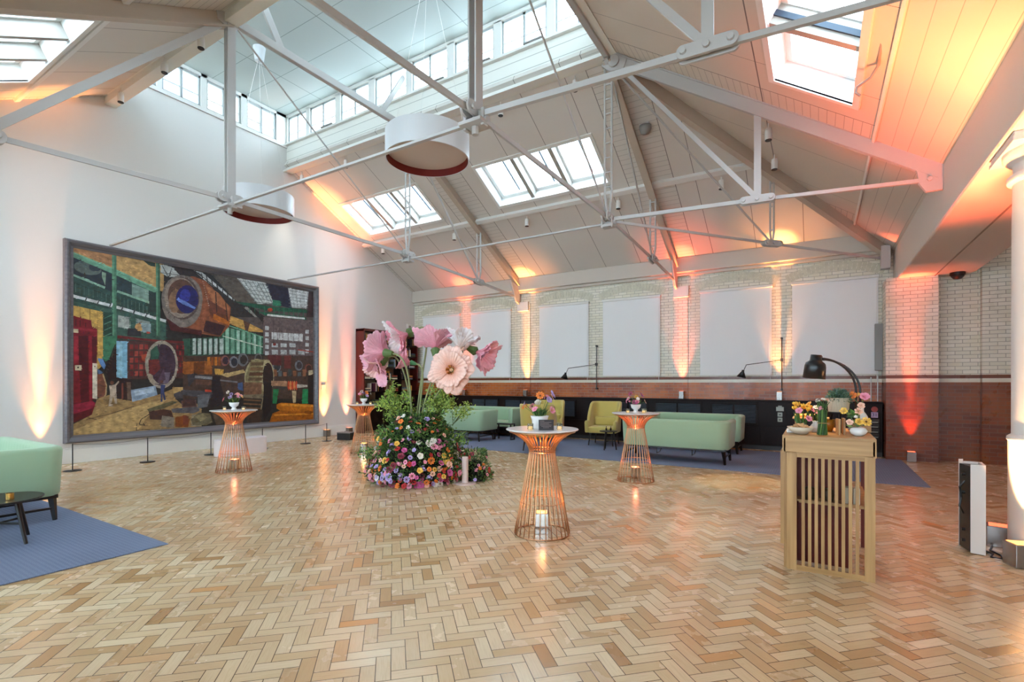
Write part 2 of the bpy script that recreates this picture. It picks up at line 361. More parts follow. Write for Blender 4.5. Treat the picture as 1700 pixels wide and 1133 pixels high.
PAINT=(('c09a62',0,1000,293,1000,293,827,0,974),('57504e',363,1000,1000,1000,1000,677,695,699,363,865),('2c4a44',0,973,281,824,281,544,0,513),('3b5d52',0,714,301,658,301,452,0,431),('26303a',1,951,120,885,120,788,1,853),('5c6a66',86,897,81,883,71,872,57,866,41,865,26,869,13,878,6,890,5,904,9,917,19,928,33,934,48,936,64,932,76,923,84,911),('353f49',87,918,84,906,77,895,67,889,57,890,50,896,48,907,50,920,57,931,67,937,77,936,84,930),('7f9a84',87,894,100,889,97,819,87,864),('6fa58a',0,947,121,891,127,918,3,973),('6fa58a',121,891,262,816,269,845,127,918),('7db398',0,968,123,914,124,922,1,975),('7db398',123,915,265,841,267,849,125,922),('c9a26a',134,996,262,988,262,852,134,917),('b7855c',4,993,117,997,117,927,4,981),('1f3a38',220,996,262,994,262,972,243,971),('2b3d44',134,883,180,858,180,792,134,806),('7f9c92',182,852,239,828,239,757,182,783),('8fb8a2',0,848,95,801,98,813,2,859),('8fb8a2',133,791,241,748,244,761,135,803),('1e3533',0,811,113,760,114,764,1,815),('1e3533',115,762,118,806,116,806,112,762),('54756c',9,809,9,763,11,763,11,810),('54756c',22,804,22,758,23,758,23,805),('54756c',34,799,34,752,35,753,35,800),('54756c',47,794,47,747,48,747,48,794),('54756c',60,789,60,741,61,742,61,789),('54756c',73,783,73,736,74,736,74,784),('54756c',86,778,86,730,87,730,87,778),('54756c',99,773,99,724,101,725,101,773),('54756c',113,767,113,719,114,719,114,767),('64857a',144,775,144,720,145,720,145,775),('64857a',156,769,156,713,157,714,157,769),('64857a',168,763,168,707,170,707,170,763),('64857a',181,757,181,700,182,701,182,757),('64857a',194,751,194,694,195,694,195,751),('64857a',206,744,206,687,208,688,208,744),('64857a',219,738,219,681,221,681,221,738),('64857a',232,732,232,674,234,674,234,732),('d6dadb',1,734,56,719,58,734,3,749),('d6dadb',56,719,143,696,146,712,58,734),('d6dadb',143,697,215,672,218,688,146,712),('d6dadb',215,672,300,646,302,663,218,688),('4a4e52',41,748,35,718,38,716,45,746),('4a4e52',77,738,70,707,74,705,80,736),('4a4e52',113,727,107,696,110,694,117,725),('4a4e52',151,716,144,684,148,682,155,714),('4a4e52',190,705,183,672,187,670,195,703),('4a4e52',231,693,224,660,228,658,235,691),('4a4e52',273,681,265,647,270,645,278,679),('5f9477',118,997,132,997,132,522,118,520),('4a7a63',125,1000,132,997,132,522,125,521),('5f9477',264,995,279,996,279,560,266,559),('3f6b55',271,997,279,996,279,560,271,559),('2a3b3a',241,815,262,820,262,703,241,700),('93a79b',137,645,137,583,138,584,138,645),('93a79b',156,639,156,586,158,586,158,639),('93a79b',175,634,175,589,177,589,177,634),('93a79b',195,628,195,591,197,591,197,628),('93a79b',215,622,215,594,217,594,217,622),('93a79b',236,616,236,597,238,597,238,616),('a8b0aa',137,663,173,657,173,588,137,596),('8b9a96',194,654,243,642,243,578,202,580),('d1a95a',0,692,90,673,90,437,0,431),('d1a95a',0,529,89,539,89,377,48,312,0,311),('8a6a35',22,684,22,510,23,510,23,685),('8a6a35',50,681,50,484,52,484,52,681),('8a6a35',73,676,73,436,74,436,74,676),('1b4036',92,673,119,672,119,439,92,438),('4d7f6a',94,636,117,657,116,662,93,640),('4d7f6a',94,602,117,624,116,629,93,607),('4d7f6a',94,569,117,591,116,595,93,574),('4d7f6a',94,536,117,557,116,562,93,541),('4d7f6a',94,503,117,524,116,528,93,508),('4d7f6a',94,470,117,490,116,495,93,475),('4d7f6a',94,437,117,457,116,462,93,441),('3c7a5c',90,539,134,545,125,434,98,399,90,415),('2c2527',321,986,362,997,437,956,437,762,409,853,354,938),('b9c0bd',281,994,321,989,358,939,309,923,281,942),('2a2d2d',284,990,308,921,310,924,286,993),('2a2d2d',322,987,301,889,304,888,325,986),('2a2d2d',281,940,349,945,350,948,281,943),('2b2a2d',363,1000,486,986,728,750,728,642,557,722,363,899),('c6ced0',406,992,441,988,582,843,577,828,450,941),('26282b',435,992,443,925,447,927,438,994),('26282b',456,972,465,904,469,906,460,974),('26282b',478,951,487,882,491,885,482,953),('26282b',500,929,509,860,513,863,504,932),('26282b',523,908,532,838,536,840,527,910),('26282b',545,886,555,815,559,817,550,888),('26282b',569,863,578,792,583,794,573,865),('26282b',409,987,575,829,578,834,411,992),('33363a',444,941,581,826,583,831,446,946),('5f574f',477,987,597,990,679,841,602,818),('cdd5d4',592,992,728,997,772,859,690,835),('23263c',728,993,854,988,872,838,778,852),('cfd6d6',851,987,969,986,956,854,872,847),('3a2b30',969,986,999,989,999,795,956,787),('70787a',596,988,689,838,691,840,598,991),('70787a',601,975,744,980,744,983,602,978),('7e8586',849,987,867,845,870,846,852,988),('7e8586',853,970,965,967,966,970,854,973),('70787a',618,988,704,841,706,843,620,991),('70787a',615,950,749,953,750,957,615,953),('7e8586',871,987,886,849,888,850,873,988),('7e8586',853,946,965,945,966,948,854,950),('70787a',641,988,719,844,721,846,643,991),('70787a',628,924,755,926,755,930,628,928),('7e8586',893,988,904,852,907,853,895,988),('7e8586',853,922,965,923,965,927,854,925),('70787a',665,988,734,847,736,849,667,991),('70787a',641,899,761,899,761,903,641,903),('7e8586',915,988,923,856,925,857,918,989),('7e8586',853,898,965,902,965,905,854,901),('70787a',688,988,750,850,752,852,691,991),('70787a',655,874,766,872,767,876,655,877),('7e8586',938,988,942,860,944,860,940,989),('7e8586',853,874,965,880,965,883,854,877),('70787a',713,988,765,853,768,855,715,991),('70787a',668,848,772,845,772,849,669,852),('7e8586',961,988,961,863,963,864,963,989),('7e8586',853,850,965,858,965,862,854,853),('8c8f8a',622,800,642,807,690,744,690,729),('57504f',557,722,695,744,722,687,719,641,622,673),('1f5c47',582,832,695,836,750,831,959,846,959,821,750,800,622,814),('2c7a5e',767,882,809,882,812,843,767,838),('c8452e',768,810,765,801,758,795,750,793,743,797,741,805,743,814,750,820,758,821,765,817),('1f5c47',695,783,953,787,953,766,728,762),('2f6d55',651,824,651,767,654,768,654,824),('2f6d55',675,825,675,767,678,768,678,826),('2f6d55',699,827,699,766,702,767,702,828),('2f6d55',723,828,723,766,727,767,727,829),('2f6d55',748,830,748,766,751,766,751,831),('2f6d55',773,832,773,765,777,766,777,833),('2f6d55',799,834,799,765,802,765,802,834),('2f6d55',825,835,825,764,829,765,829,836),('2f6d55',852,837,852,764,855,765,855,838),('2f6d55',879,839,879,763,883,764,883,840),('2f6d55',907,841,907,763,910,763,910,841),('2f6d55',935,843,935,762,939,763,939,843),('dfe4e2',739,775,946,782,946,769,739,761),('6b5d5e',719,749,999,769,999,457,719,487),('cfd5d6',761,648,935,656,933,598,762,596),('6b6465',791,650,791,587,794,587,794,650),('6b6465',820,654,820,590,823,590,823,654),('6b6465',849,657,849,593,852,593,852,658),('6b6465',879,661,879,596,882,596,882,662),('6b6465',910,665,910,599,913,600,913,665),('c9d0d2',728,688,747,689,747,660,728,659),('c9d0d2',728,643,747,644,747,615,728,614),('c9d0d2',728,599,747,599,747,570,728,569),('c9d0d2',728,554,747,554,747,525,728,525),('c9d0d2',728,509,747,509,747,480,728,480),('c4ccce',949,691,970,692,970,662,949,662),('c4ccce',949,641,970,642,970,612,949,612),('c4ccce',949,591,970,591,970,562,949,562),('c4ccce',949,541,970,541,970,512,949,512),('c4ccce',949,491,970,491,970,462,949,462),('bcc4c6',762,568,795,569,795,542,762,541),('bcc4c6',809,573,843,574,843,546,809,545),('bcc4c6',857,578,892,579,892,550,857,550),('b4bcbf',762,522,795,523,795,488,762,488),('b4bcbf',809,525,843,526,843,492,809,491),('b4bcbf',857,529,892,531,892,496,857,495),('b4bcbf',907,534,944,535,944,499,907,498),('3c3335',771,749,771,569,773,569,773,750),('3c3335',800,754,800,604,802,604,802,754),('8e2f26',786,563,783,555,777,551,770,553,768,561,770,569,777,573,783,570),('a33b2b',905,529,997,520,998,528,906,537),('c99d55',552,736,622,710,717,656,717,640,642,639,557,678),('5d3d33',622,710,653,692,642,639,630,644),('4f8e72',524,659,717,610,717,487,524,473),('8fc0aa',540,654,555,651,555,475,540,474),('74a68f',565,648,579,644,579,477,565,476),('a9cdbf',591,642,604,638,604,479,591,478),('8fc0aa',617,636,630,632,630,481,617,480),('74a68f',644,630,655,625,655,482,644,482),('a9cdbf',671,623,682,619,682,484,671,484),('8fc0aa',699,617,708,612,708,486,699,485),('1f4a3a',533,661,533,474,538,474,538,661),('1f4a3a',557,654,557,475,562,476,562,654),('1f4a3a',582,647,582,477,586,477,586,648),('1f4a3a',607,640,607,479,611,479,611,640),('1f4a3a',632,633,632,481,637,481,637,634),('1f4a3a',658,626,658,483,663,483,663,626),('1f4a3a',685,618,685,485,689,485,689,619),('1f4a3a',711,611,711,487,716,487,716,611),('c8d6c8',528,588,716,533,717,540,529,595),('6fae90',542,665,716,602,718,610,543,673),('2f5a49',363,555,528,588,528,473,363,441),('b7c9c4',402,560,417,565,417,465,402,460),('b7c9c4',423,562,439,567,439,466,423,462),('b7c9c4',446,564,461,570,461,468,446,464),('b7c9c4',468,567,484,572,484,470,468,465),('b7c9c4',491,569,507,575,507,472,491,467),('b7c9c4',514,572,531,577,531,473,514,468),('18201f',393,579,393,457,397,457,397,580),('18201f',415,582,415,458,419,458,419,582),('18201f',437,584,437,460,441,460,441,585),('18201f',459,587,459,461,463,462,463,588),('18201f',482,590,482,463,486,463,486,590),('18201f',505,592,505,464,509,465,509,593),('4d3231',134,523,367,529,371,311,176,303,134,308),('2f2a30',169,594,209,593,213,552,166,550),('c79a62',224,608,221,593,212,583,202,582,194,590,191,603,194,618,202,627,212,629,221,621),('2c3038',173,588,194,597,213,556,169,554),('7a4b38',217,627,215,621,211,617,207,620,205,625,207,632,211,635,215,633),('8fa7ad',209,631,246,630,246,579,220,575),('c04a3c',231,583,243,582,243,572,231,571),('7c1522',0,637,54,620,56,590,72,575,72,436,0,431),('7c1522',0,529,71,537,71,195,56,190,68,168,56,110,0,68),('a12436',4,529,16,531,19,395,5,379),('4f0c18',18,531,45,534,48,163,25,144,19,374),('8e1a2b',48,534,56,535,56,195,50,169),('560d1a',56,535,71,537,71,392,58,387),('94203a',0,166,56,184,68,168,56,144,0,114),('5a0f1c',0,114,56,142,55,110,0,68),('992437',1,577,72,572,72,560,1,562),('31080f',9,618,9,584,11,584,11,619),('31080f',21,615,21,583,23,583,23,615),('31080f',37,611,37,582,39,582,39,612),('d9c9a8',0,568,17,567,17,547,0,548),('e0cfae',7,375,26,376,26,348,8,348),('3a2a28',19,364,18,360,16,358,14,360,14,364,14,367,16,369,18,367),('dcd2bd',58,389,72,388,72,194,58,198),('7e705c',67,371,67,368,65,367,63,368,63,371,63,374,65,375,67,374),('5f89bd',72,417,89,415,98,378,93,356,83,377),('517099',72,360,89,340,77,318),('7b4a38',72,328,89,334,101,237,89,194,72,205),('b49a72',87,330,98,268,102,270,91,333),('b49a72',98,270,96,215,100,215,102,269),('b49a72',96,217,87,196,90,191,99,213),('2a1d1e',101,362,134,512,141,512,137,308,107,296),('221a1c',96,339,130,499,127,501,93,341),('221a1c',105,328,136,483,133,485,102,330),('4b3b38',96,344,103,336,104,338,97,346),('4b3b38',99,360,107,352,108,355,100,363),('4b3b38',103,376,110,369,111,372,104,379),('4b3b38',107,393,114,385,115,388,107,396),('4b3b38',110,409,118,402,119,405,111,412),('4b3b38',114,426,121,418,122,421,115,429),('4b3b38',118,443,125,435,126,438,118,446),('4b3b38',121,459,129,452,130,455,122,462),('4b3b38',125,476,133,469,134,471,126,479),('7fb0c8',131,517,166,520,166,308,131,313),('93c2d4',137,512,150,516,150,316,137,319),('8a2f2c',174,501,186,503,186,474,174,474),('6e2426',174,463,186,464,186,436,174,435),('a0453a',174,425,186,426,186,398,174,397),('8a2f2c',174,387,186,388,186,360,174,359),('6e2426',174,349,186,349,186,321,174,321),('6e2426',190,503,202,504,202,476,190,475),('a0453a',190,465,202,466,202,437,190,436),('8a2f2c',190,426,202,427,202,399,190,398),('6e2426',190,388,202,389,202,360,190,360),('a0453a',190,349,202,350,202,322,190,321),('a0453a',206,505,219,506,219,477,206,476),('8a2f2c',206,466,219,467,219,438,206,438),('6e2426',206,427,219,428,219,400,206,399),('a0453a',206,389,219,389,219,361,206,360),('8a2f2c',206,350,219,351,219,322,206,322),('8a2f2c',223,506,236,507,236,479,223,478),('6e2426',223,467,236,468,236,439,223,439),('a0453a',223,428,236,429,236,400,223,400),('8a2f2c',223,389,236,390,236,361,223,361),('6e2426',223,351,236,351,236,322,223,322),('a6472f',212,445,232,452,232,406,215,411),('8a2a2c',338,514,346,515,346,488,338,487),('63202a',338,478,346,479,346,452,338,451),('8a2a2c',338,442,346,443,346,416,338,415),('63202a',338,406,346,407,346,380,338,379),('8a2a2c',338,370,346,371,346,343,338,343),('63202a',349,515,357,516,357,489,349,488),('8a2a2c',349,479,357,480,357,453,349,452),('63202a',349,443,357,444,357,416,349,416),('8a2a2c',349,407,357,407,357,380,349,380),('63202a',349,371,357,371,357,344,349,344),('8a2a2c',360,516,368,517,368,490,360,489),('63202a',360,480,368,481,368,454,360,453),('8a2a2c',360,444,368,444,368,417,360,417),('63202a',360,408,368,408,368,381,360,380),('8a2a2c',360,371,368,372,368,344,360,344),('6d2a2a',134,549,246,540,366,540,366,526,243,527,134,531),('a38558',0,62,56,110,71,195,107,215,182,190,269,210,341,256,437,255,437,0,235,4,0,5),('c2a46f',2,31,113,106,235,165,305,185,235,85,202,8,2,8),('8d7046',71,189,125,192,150,158,119,149,86,167),('b89862',323,256,386,256,364,208,327,209),('a39a8b',344,395,343,362,338,330,331,303,321,279,309,262,297,251,283,248,270,252,258,263,247,279,238,302,231,328,227,358,225,389,227,421,231,450,238,477,247,501,258,519,270,531,283,536,297,533,309,524,321,508,331,485,338,458,343,427),('41303f',336,397,334,370,331,344,325,320,317,301,308,286,298,277,287,274,276,277,266,286,258,300,250,319,245,342,241,366,240,393,241,419,245,444,250,467,258,487,266,501,276,511,287,515,298,513,308,505,317,492,325,473,331,450,334,424),('2f5a4a',244,471,266,507,276,456,269,414,245,419),('6d2a2a',237,418,273,424,280,368,256,327,238,338),('6f6477',291,345,316,346,308,280,287,280),('564457',269,292,291,368,298,304,276,274),('9c9180',235,338,252,327,256,274,242,286),('2b1b1d',133,308,180,294,180,179,133,192),('6b5648',163,286,177,286,180,185,166,185),('7d4036',147,280,153,280,153,191,147,191),('93a7bd',177,241,262,266,269,210,182,173),('b4c6d6',188,235,256,254,259,228,192,207),('b8a795',108,264,130,275,131,225,133,165,127,165,121,209,113,152,106,152,111,226),('6f4534',123,283,122,277,119,272,115,272,112,277,111,283,112,289,115,293,119,293,122,289),('b8a795',130,266,141,288,137,294,126,272),('36406b',280,274,298,269,292,233,299,180,292,177,287,216,287,169,280,169),('5b3a32',290,289,289,284,285,280,281,280,278,283,277,289,278,294,281,298,285,298,289,295),('5b4a52',282,272,259,278,259,271,281,265),('615c42',232,128,323,173,345,166,291,127,238,113),('4a2f2a',238,113,291,124,319,114,330,53,242,67),('4a484c',327,215,371,244,437,231,437,193,334,185),('33302f',334,185,437,193,437,149,356,154),('5b5a60',319,125,418,132,433,106,402,90,323,101),('6a4a48',356,172,414,175,418,132,360,129),('8d8578',285,86,330,71,328,5,280,22),('8a4a1f',334,71,375,82,390,54,383,5,334,14),('9a9078',398,84,437,81,437,6,394,10),('2c241f',238,98,211,71,212,68,239,94),('2c241f',210,70,204,43,206,41,213,69),('2c241f',205,40,225,32,225,36,205,44),('2c241f',226,35,219,48,217,45,224,33),('2c241f',197,48,194,9,196,8,199,48),('2c241f',195,7,222,10,221,13,195,11),('2c241f',221,10,242,4,242,8,222,13),('5d4a33',39,83,113,109,112,112,39,86),('5d4a33',113,109,189,146,188,149,112,112),('6b5538',42,92,71,79,71,85,42,98),('4b3a34',363,450,995,493,995,160,363,183),('9a5a2a',363,414,478,423,482,338,363,335),('6e3d20',405,410,449,415,449,340,405,339),('c7772a',461,447,473,451,473,394,461,394),('8f4f22',476,448,488,452,488,395,476,394),('c7772a',491,449,503,453,503,396,491,395),('8f4f22',506,450,518,454,518,396,506,396),('8b5a55',556,431,554,417,550,405,544,397,537,394,529,396,523,404,519,415,518,428,519,442,523,454,529,462,537,465,544,463,550,455,554,444),('3a2b3a',552,430,551,421,548,412,544,406,539,404,534,406,530,411,527,419,526,429,527,439,530,447,534,453,539,455,544,454,548,448,551,440),('7d8088',597,423,595,408,591,395,584,386,576,383,568,385,561,393,556,406,555,421,556,436,561,449,568,458,576,461,584,459,591,451,595,438),('2a2d38',593,423,592,412,589,402,584,396,578,394,573,395,568,402,565,411,564,421,565,432,568,441,573,448,578,451,584,449,589,443,592,434),('6f7278',644,442,642,425,636,409,628,399,619,395,609,398,601,408,596,422,594,439,596,457,601,472,609,482,619,486,628,484,636,474,642,460),('37302f',639,442,637,429,633,419,628,411,621,408,615,410,609,417,606,428,604,440,606,452,609,463,615,471,621,474,628,472,633,465,637,455),('6b6a6c',710,457,709,443,705,432,699,424,691,421,684,423,678,430,674,441,672,454,674,467,678,479,684,487,691,490,699,488,705,481,709,470),('3c3535',707,456,706,447,703,439,699,433,694,431,689,432,685,438,682,445,681,455,682,464,685,472,689,478,694,480,699,479,703,474,706,466),('7a7f86',811,402,809,386,803,372,795,362,786,359,776,362,768,370,763,384,761,400,763,416,768,430,776,440,786,444,795,441,803,432,809,418),('3a3f45',806,402,805,390,801,380,795,373,789,371,782,373,777,379,773,389,772,400,773,412,777,422,782,429,789,432,795,430,801,424,805,414),('76808a',932,415,931,400,925,387,918,378,909,375,900,378,892,386,888,398,886,413,888,427,892,440,900,449,909,452,918,450,925,442,931,429),('403a42',928,414,927,404,924,395,918,389,912,386,906,388,901,394,898,403,896,413,898,424,901,433,906,439,912,441,918,440,924,434,927,425),('7b4a40',988,394,986,381,982,368,974,360,966,357,957,360,950,368,945,379,944,393,945,406,950,418,957,427,966,430,974,427,982,420,986,408),('3a2b2b',985,394,983,384,980,376,975,370,969,368,963,370,958,375,955,383,954,393,955,403,958,412,963,417,969,420,975,418,980,413,983,404),('d0a350',490,376,532,371,528,332,494,338),('c9b07a',515,338,621,374,630,354,545,319),('5e2a2c',740,483,812,484,812,409,740,413),('6f3331',827,482,865,488,865,390,827,389),('8d5b3c',770,379,788,380,788,330,770,330),('5b6b72',796,370,814,371,814,331,796,330),('a06a4a',822,361,841,362,841,331,822,331),('3e4a4a',849,382,868,383,868,332,849,331),('8d5b3c',876,373,895,373,895,332,876,332),('5b6b72',903,363,923,364,923,333,903,332),('a06a4a',931,385,951,386,951,333,931,333),('3e4a4a',960,375,980,376,980,334,960,333),('3e3d44',379,335,409,342,490,325,490,300,409,305,386,256),('8a8d90',409,313,485,304,486,321,410,329),('6a4a3e',413,305,478,299,478,268,413,274),('25222a',482,331,515,326,519,267,532,203,507,127,469,129,478,230),('4b4c52',363,238,482,230,473,179,363,208),('6b6e74',421,206,473,211,461,129,421,119),('4a3030',363,183,409,176,413,138,363,135),('77797e',515,295,593,282,594,293,515,305),('c8442f',451,240,478,236,478,223,451,224),('6f6750',394,53,425,94,473,84,482,27,457,10,402,16),('8e8362',409,71,441,87,461,60,433,37),('56473c',482,84,541,40,549,7,498,9),('7a3b2c',363,86,386,72,382,21,363,23),('44362e',630,93,716,94,706,5,639,5),('a9a27c',750,316,748,282,743,251,734,223,722,201,709,186,694,179,679,179,664,188,651,203,640,225,632,252,627,282,625,314,627,346,632,376,640,403,651,425,664,441,679,450,694,451,709,444,722,429,734,408,743,380,748,349),('8d8560',658,443,745,448,745,197,639,200,630,321),('b3ab86',773,327,772,294,768,265,762,239,754,220,745,208,735,204,726,209,717,221,709,240,703,265,700,294,698,325,700,356,703,386,709,411,717,430,726,443,735,448,745,444,754,432,762,413,768,388,772,358),('2e2222',769,323,768,296,765,270,761,248,755,232,748,221,741,218,734,221,727,232,722,249,718,270,715,295,714,322,715,349,718,374,722,396,727,413,734,423,741,427,748,424,755,414,761,397,765,376,768,350),('6f5a40',660,426,720,430,716,405,655,402),('7d6142',655,391,718,394,713,369,651,367),('5f3d2b',651,356,716,357,712,333,646,332),('6f5a40',646,320,714,321,710,297,641,297),('7d6142',641,285,713,285,708,261,637,262),('7d5a44',623,284,710,277,708,195,623,204),('8d6a50',623,284,658,287,720,281,710,274),('7d7560',612,201,740,204,720,170,612,184),('8f8468',713,178,703,95,709,94,718,176),('7b5c42',621,162,705,152,706,161,621,172),('7b5c42',621,136,705,124,706,134,621,145),('7b5c42',621,109,705,97,706,106,621,118),('1f1a1c',720,281,765,288,755,84,720,11,716,87),('445d8a',594,280,616,287,619,227,596,237),('4a3630',619,321,617,312,613,307,608,307,604,312,603,320,604,329,608,334,613,334,617,329),('b0886a',758,298,843,295,843,255,758,263),('c84a2c',858,263,857,245,855,231,851,226,848,231,846,245,845,263,846,281,848,294,851,299,855,294,857,281),('d98a50',869,263,868,244,865,231,862,226,859,231,856,245,856,263,856,281,859,294,862,299,865,294,868,281),('c84a2c',880,263,879,244,876,231,873,226,870,231,867,244,867,263,867,281,870,294,873,299,876,294,879,281),('d98a50',891,263,890,244,887,231,884,226,881,231,878,244,877,263,878,281,881,294,884,299,887,294,890,281),('c84a2c',902,263,901,244,898,231,895,226,892,231,889,244,888,263,889,281,892,294,895,299,898,294,901,281),('c9c4b8',898,274,960,266,960,251,898,244),('3f3a3c',781,259,838,252,833,230,786,235),('1e7a4a',768,239,799,238,786,132,765,133),('25905a',931,236,963,236,963,123,928,125),('cbb58d',870,223,895,222,892,134,876,135),('262022',963,356,995,357,995,114,963,123),('d8cba6',966,379,992,383,992,349,966,341),('c87418',786,125,812,138,995,114,995,61,806,81,786,97),('a85c10',765,63,806,81,995,61,995,0,748,1),('e39a35',806,131,995,110,995,95,812,115),('e0922c',770,55,995,49,995,38,775,44),('8a4a0e',992,54,989,48,982,44,972,42,960,43,950,46,942,51,940,57,942,63,950,67,960,69,972,68,982,65,989,60),('5b3230',283,799,305,830,437,859,437,589,317,601,301,671),('8f5236',402,953,454,936,562,788,557,664,514,586,363,602,363,933),('a96a44',450,913,509,871,557,787,552,721,495,769),('6d3a2b',463,819,543,763,557,664,473,708),('b5651f',486,732,557,693,555,664,484,696),('3a1f25',454,684,538,661,514,588,443,613),('6a3d2c',363,593,441,603,441,609,363,599),('6a3d2c',441,603,514,587,515,593,441,609),('3b2420',493,874,498,740,503,742,498,876),('3b2420',536,833,545,691,550,692,540,835),('7d746d',437,812,438,778,435,745,429,713,419,684,407,660,393,642,378,629,362,624,345,626,330,634,316,648,304,668,294,693,288,721,284,752,283,784,285,815,291,845,299,873,310,898,324,917,338,930,354,938,371,938,386,932,401,918,414,899,425,874,432,845),('7d746d',441,821,439,790,434,759,425,730,413,705,399,685,384,670,367,661,351,659,335,662,320,672,307,688,297,708,289,732,284,759,282,788,284,817,289,846,297,874,307,898,320,919,335,935,351,945,367,950,384,948,399,939,413,925,425,905,434,880,439,852),('5a4a45',427,830,427,802,424,774,419,748,410,724,400,704,387,689,374,678,360,674,346,675,333,682,321,694,311,711,303,732,297,755,294,781,294,807,296,834,302,859,309,882,319,902,331,918,344,929,358,935,372,936,385,930,398,919,409,902,417,882,424,857),('93867a',417,831,418,804,415,778,410,753,402,730,392,712,380,697,368,687,355,683,342,684,330,691,319,702,309,718,301,738,296,760,293,784,293,810,295,835,300,859,308,881,317,900,328,915,340,925,353,931,366,931,378,925,390,915,400,899,408,879,414,856),('5d3f33',412,835,412,811,410,786,404,763,397,743,387,727,376,716,365,709,353,708,341,712,330,721,321,735,314,752,309,773,306,795,306,819,308,842,313,864,320,884,329,900,340,912,351,920,363,922,375,919,386,911,396,897,404,880,409,858),('8b6a50',358,784,354,755,347,731,338,715,329,709,320,714,313,730,309,754,309,782,313,810,319,834,328,850,338,857,347,852,354,836,358,812),('1d1c5e',424,812,423,790,419,769,413,750,404,734,395,723,384,716,374,714,363,717,354,725,346,738,340,754,336,773,335,793,336,814,340,834,346,853,354,869,363,881,374,888,384,891,395,888,404,881,413,868,419,852,423,833),('2d3594',392,829,390,811,384,795,375,785,366,784,358,790,352,803,350,820,352,838,358,853,366,863,375,865,384,859,390,846),('5f7cc0',341,804,371,790,413,758,409,747,362,768,339,791),('4a3d38',417,818,425,816,426,821,418,823),('4a3d38',412,769,419,762,421,766,414,773),('4a3d38',397,725,403,714,406,718,400,729),('4a3d38',377,695,380,681,383,683,379,697),('4a3d38',352,683,353,667,356,668,355,683),('4a3d38',329,689,327,674,330,674,332,688),('4a3d38',309,713,305,700,308,699,312,711),('4a3d38',297,750,292,741,293,738,298,747),('4a3d38',292,796,287,792,288,788,293,792),('4a3d38',298,844,293,844,292,839,297,839),('4a3d38',311,886,308,890,306,886,310,882),('4a3d38',331,917,330,924,327,922,329,915),('4a3d38',355,931,356,940,353,940,352,931),('4a3d38',379,927,382,936,380,938,377,929),('4a3d38',399,904,405,911,404,915,398,908),('4a3d38',413,866,420,869,420,874,413,871),('4a2020',303,672,350,625,437,616,437,585,317,601),('c9b9a6',439,930,443,927,444,930,441,933),('c9b9a6',442,917,445,914,447,917,443,920),('c9b9a6',444,904,447,900,449,903,445,907),('c9b9a6',446,890,450,887,451,890,447,893),('c9b9a6',448,877,452,874,453,877,450,880),('c9b9a6',451,863,454,860,456,863,452,866),('c9b9a6',453,850,457,847,458,850,454,853),('c9b9a6',455,836,459,833,460,836,457,839),('c9b9a6',457,823,461,820,462,823,459,826),('c9b9a6',460,809,463,806,465,809,461,812),('c9b9a6',462,796,465,792,467,795,463,799),('c9b9a6',464,782,468,779,469,782,465,785))
# ================================================================ THE ROOM
XL, X1, X2, X3, XA = -12.57, -8.09, -3.22, -.8, 1.4
YP, YQ, YW, YB = 4.465, 8.55, 11.385, 13.65
ZT, ZW, ZE, ZTOP = 4.557, 4.42, 4.29, 7.46
SF, SR = .5295, .676
def zf(y): return 7.56-SF*(y-8.5)
def zn(y): return 7.56-SF*(4.45-y)
def zr(x): return 7.56-SR*(x+3.2)
struct('floor', B((XL-.2, -5, -.12), (5, 14, 0)), FLOOR)
# painting wall: plaster, with the clerestory strip left open
mb = B((XL-.35, -5, 0), (XL, 14.0, 8.12)); mb.box((XL-.35, -5, 8.12), (XL, 4.3, 9.3)); mb.box((XL-.35, 8.6, 8.12), (XL, 14, 9.3)); mb.box((XL-.35, 4.3, 8.98), (XL, 8.6, 9.3))
struct('wall_left', mb, PLASTER)
struct('baseboard_left', B((XL, -5, 0), (XL+.05, 10.85, .28)).box((XL, -5, .28), (XL+.035, 10.85, .30)), WHITE, bevel=.006)
# window wall of glazed brick
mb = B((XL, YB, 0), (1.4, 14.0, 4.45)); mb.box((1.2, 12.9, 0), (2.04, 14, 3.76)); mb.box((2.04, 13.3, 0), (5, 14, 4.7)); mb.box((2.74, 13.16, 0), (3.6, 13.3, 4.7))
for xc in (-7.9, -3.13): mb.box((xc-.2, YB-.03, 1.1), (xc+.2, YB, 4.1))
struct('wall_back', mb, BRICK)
struct('trim_1', B((XL, 13.56, 4.42), (1.4, 14, 4.50)).box((XL, 13.5, 4.50), (1.4, 14, 4.9)), mat('beige cornice', 'c9c0b4', .6), bevel=.02)
for xc in (-7.95, -3.1): struct('trim_2', B((xc-.2, YB-.09, 3.86), (xc+.2, YB, 4.15)), WHITE, bevel=.01)
WIN = [(-12.13, -10.47), (-10.0, -8.41), (-7.37, -5.73), (-5.29, -3.65), (-2.62, -.96), (-.53, 1.13)]
ARCHB = mat('glazed arch bricks', 'd2cfba', .2, noise=.12, nscale=9)
mb = MB()
for a, b in WIN:
    a -= .08; b += .08; wd = b-a; rise = .2; rad = (wd*wd/4+rise*rise)/(2*rise); cx = (a+b)/2; cz = 3.98+rise-rad; th = math.asin(wd/2/rad); n = 22
    for k in range(n):
        t0 = -th+2*th*(k+.06)/n; t1 = -th+2*th*(k+.94)/n
        P = [(cx+r_*math.sin(t), YB-.008, cz+r_*math.cos(t)) for r_, t in ((rad, t0), (rad, t1), (rad+.2, t1), (rad+.2, t0))]
        mb.prism(P, (0, .01, 0))
struct('trim_3', mb, ARCHB)
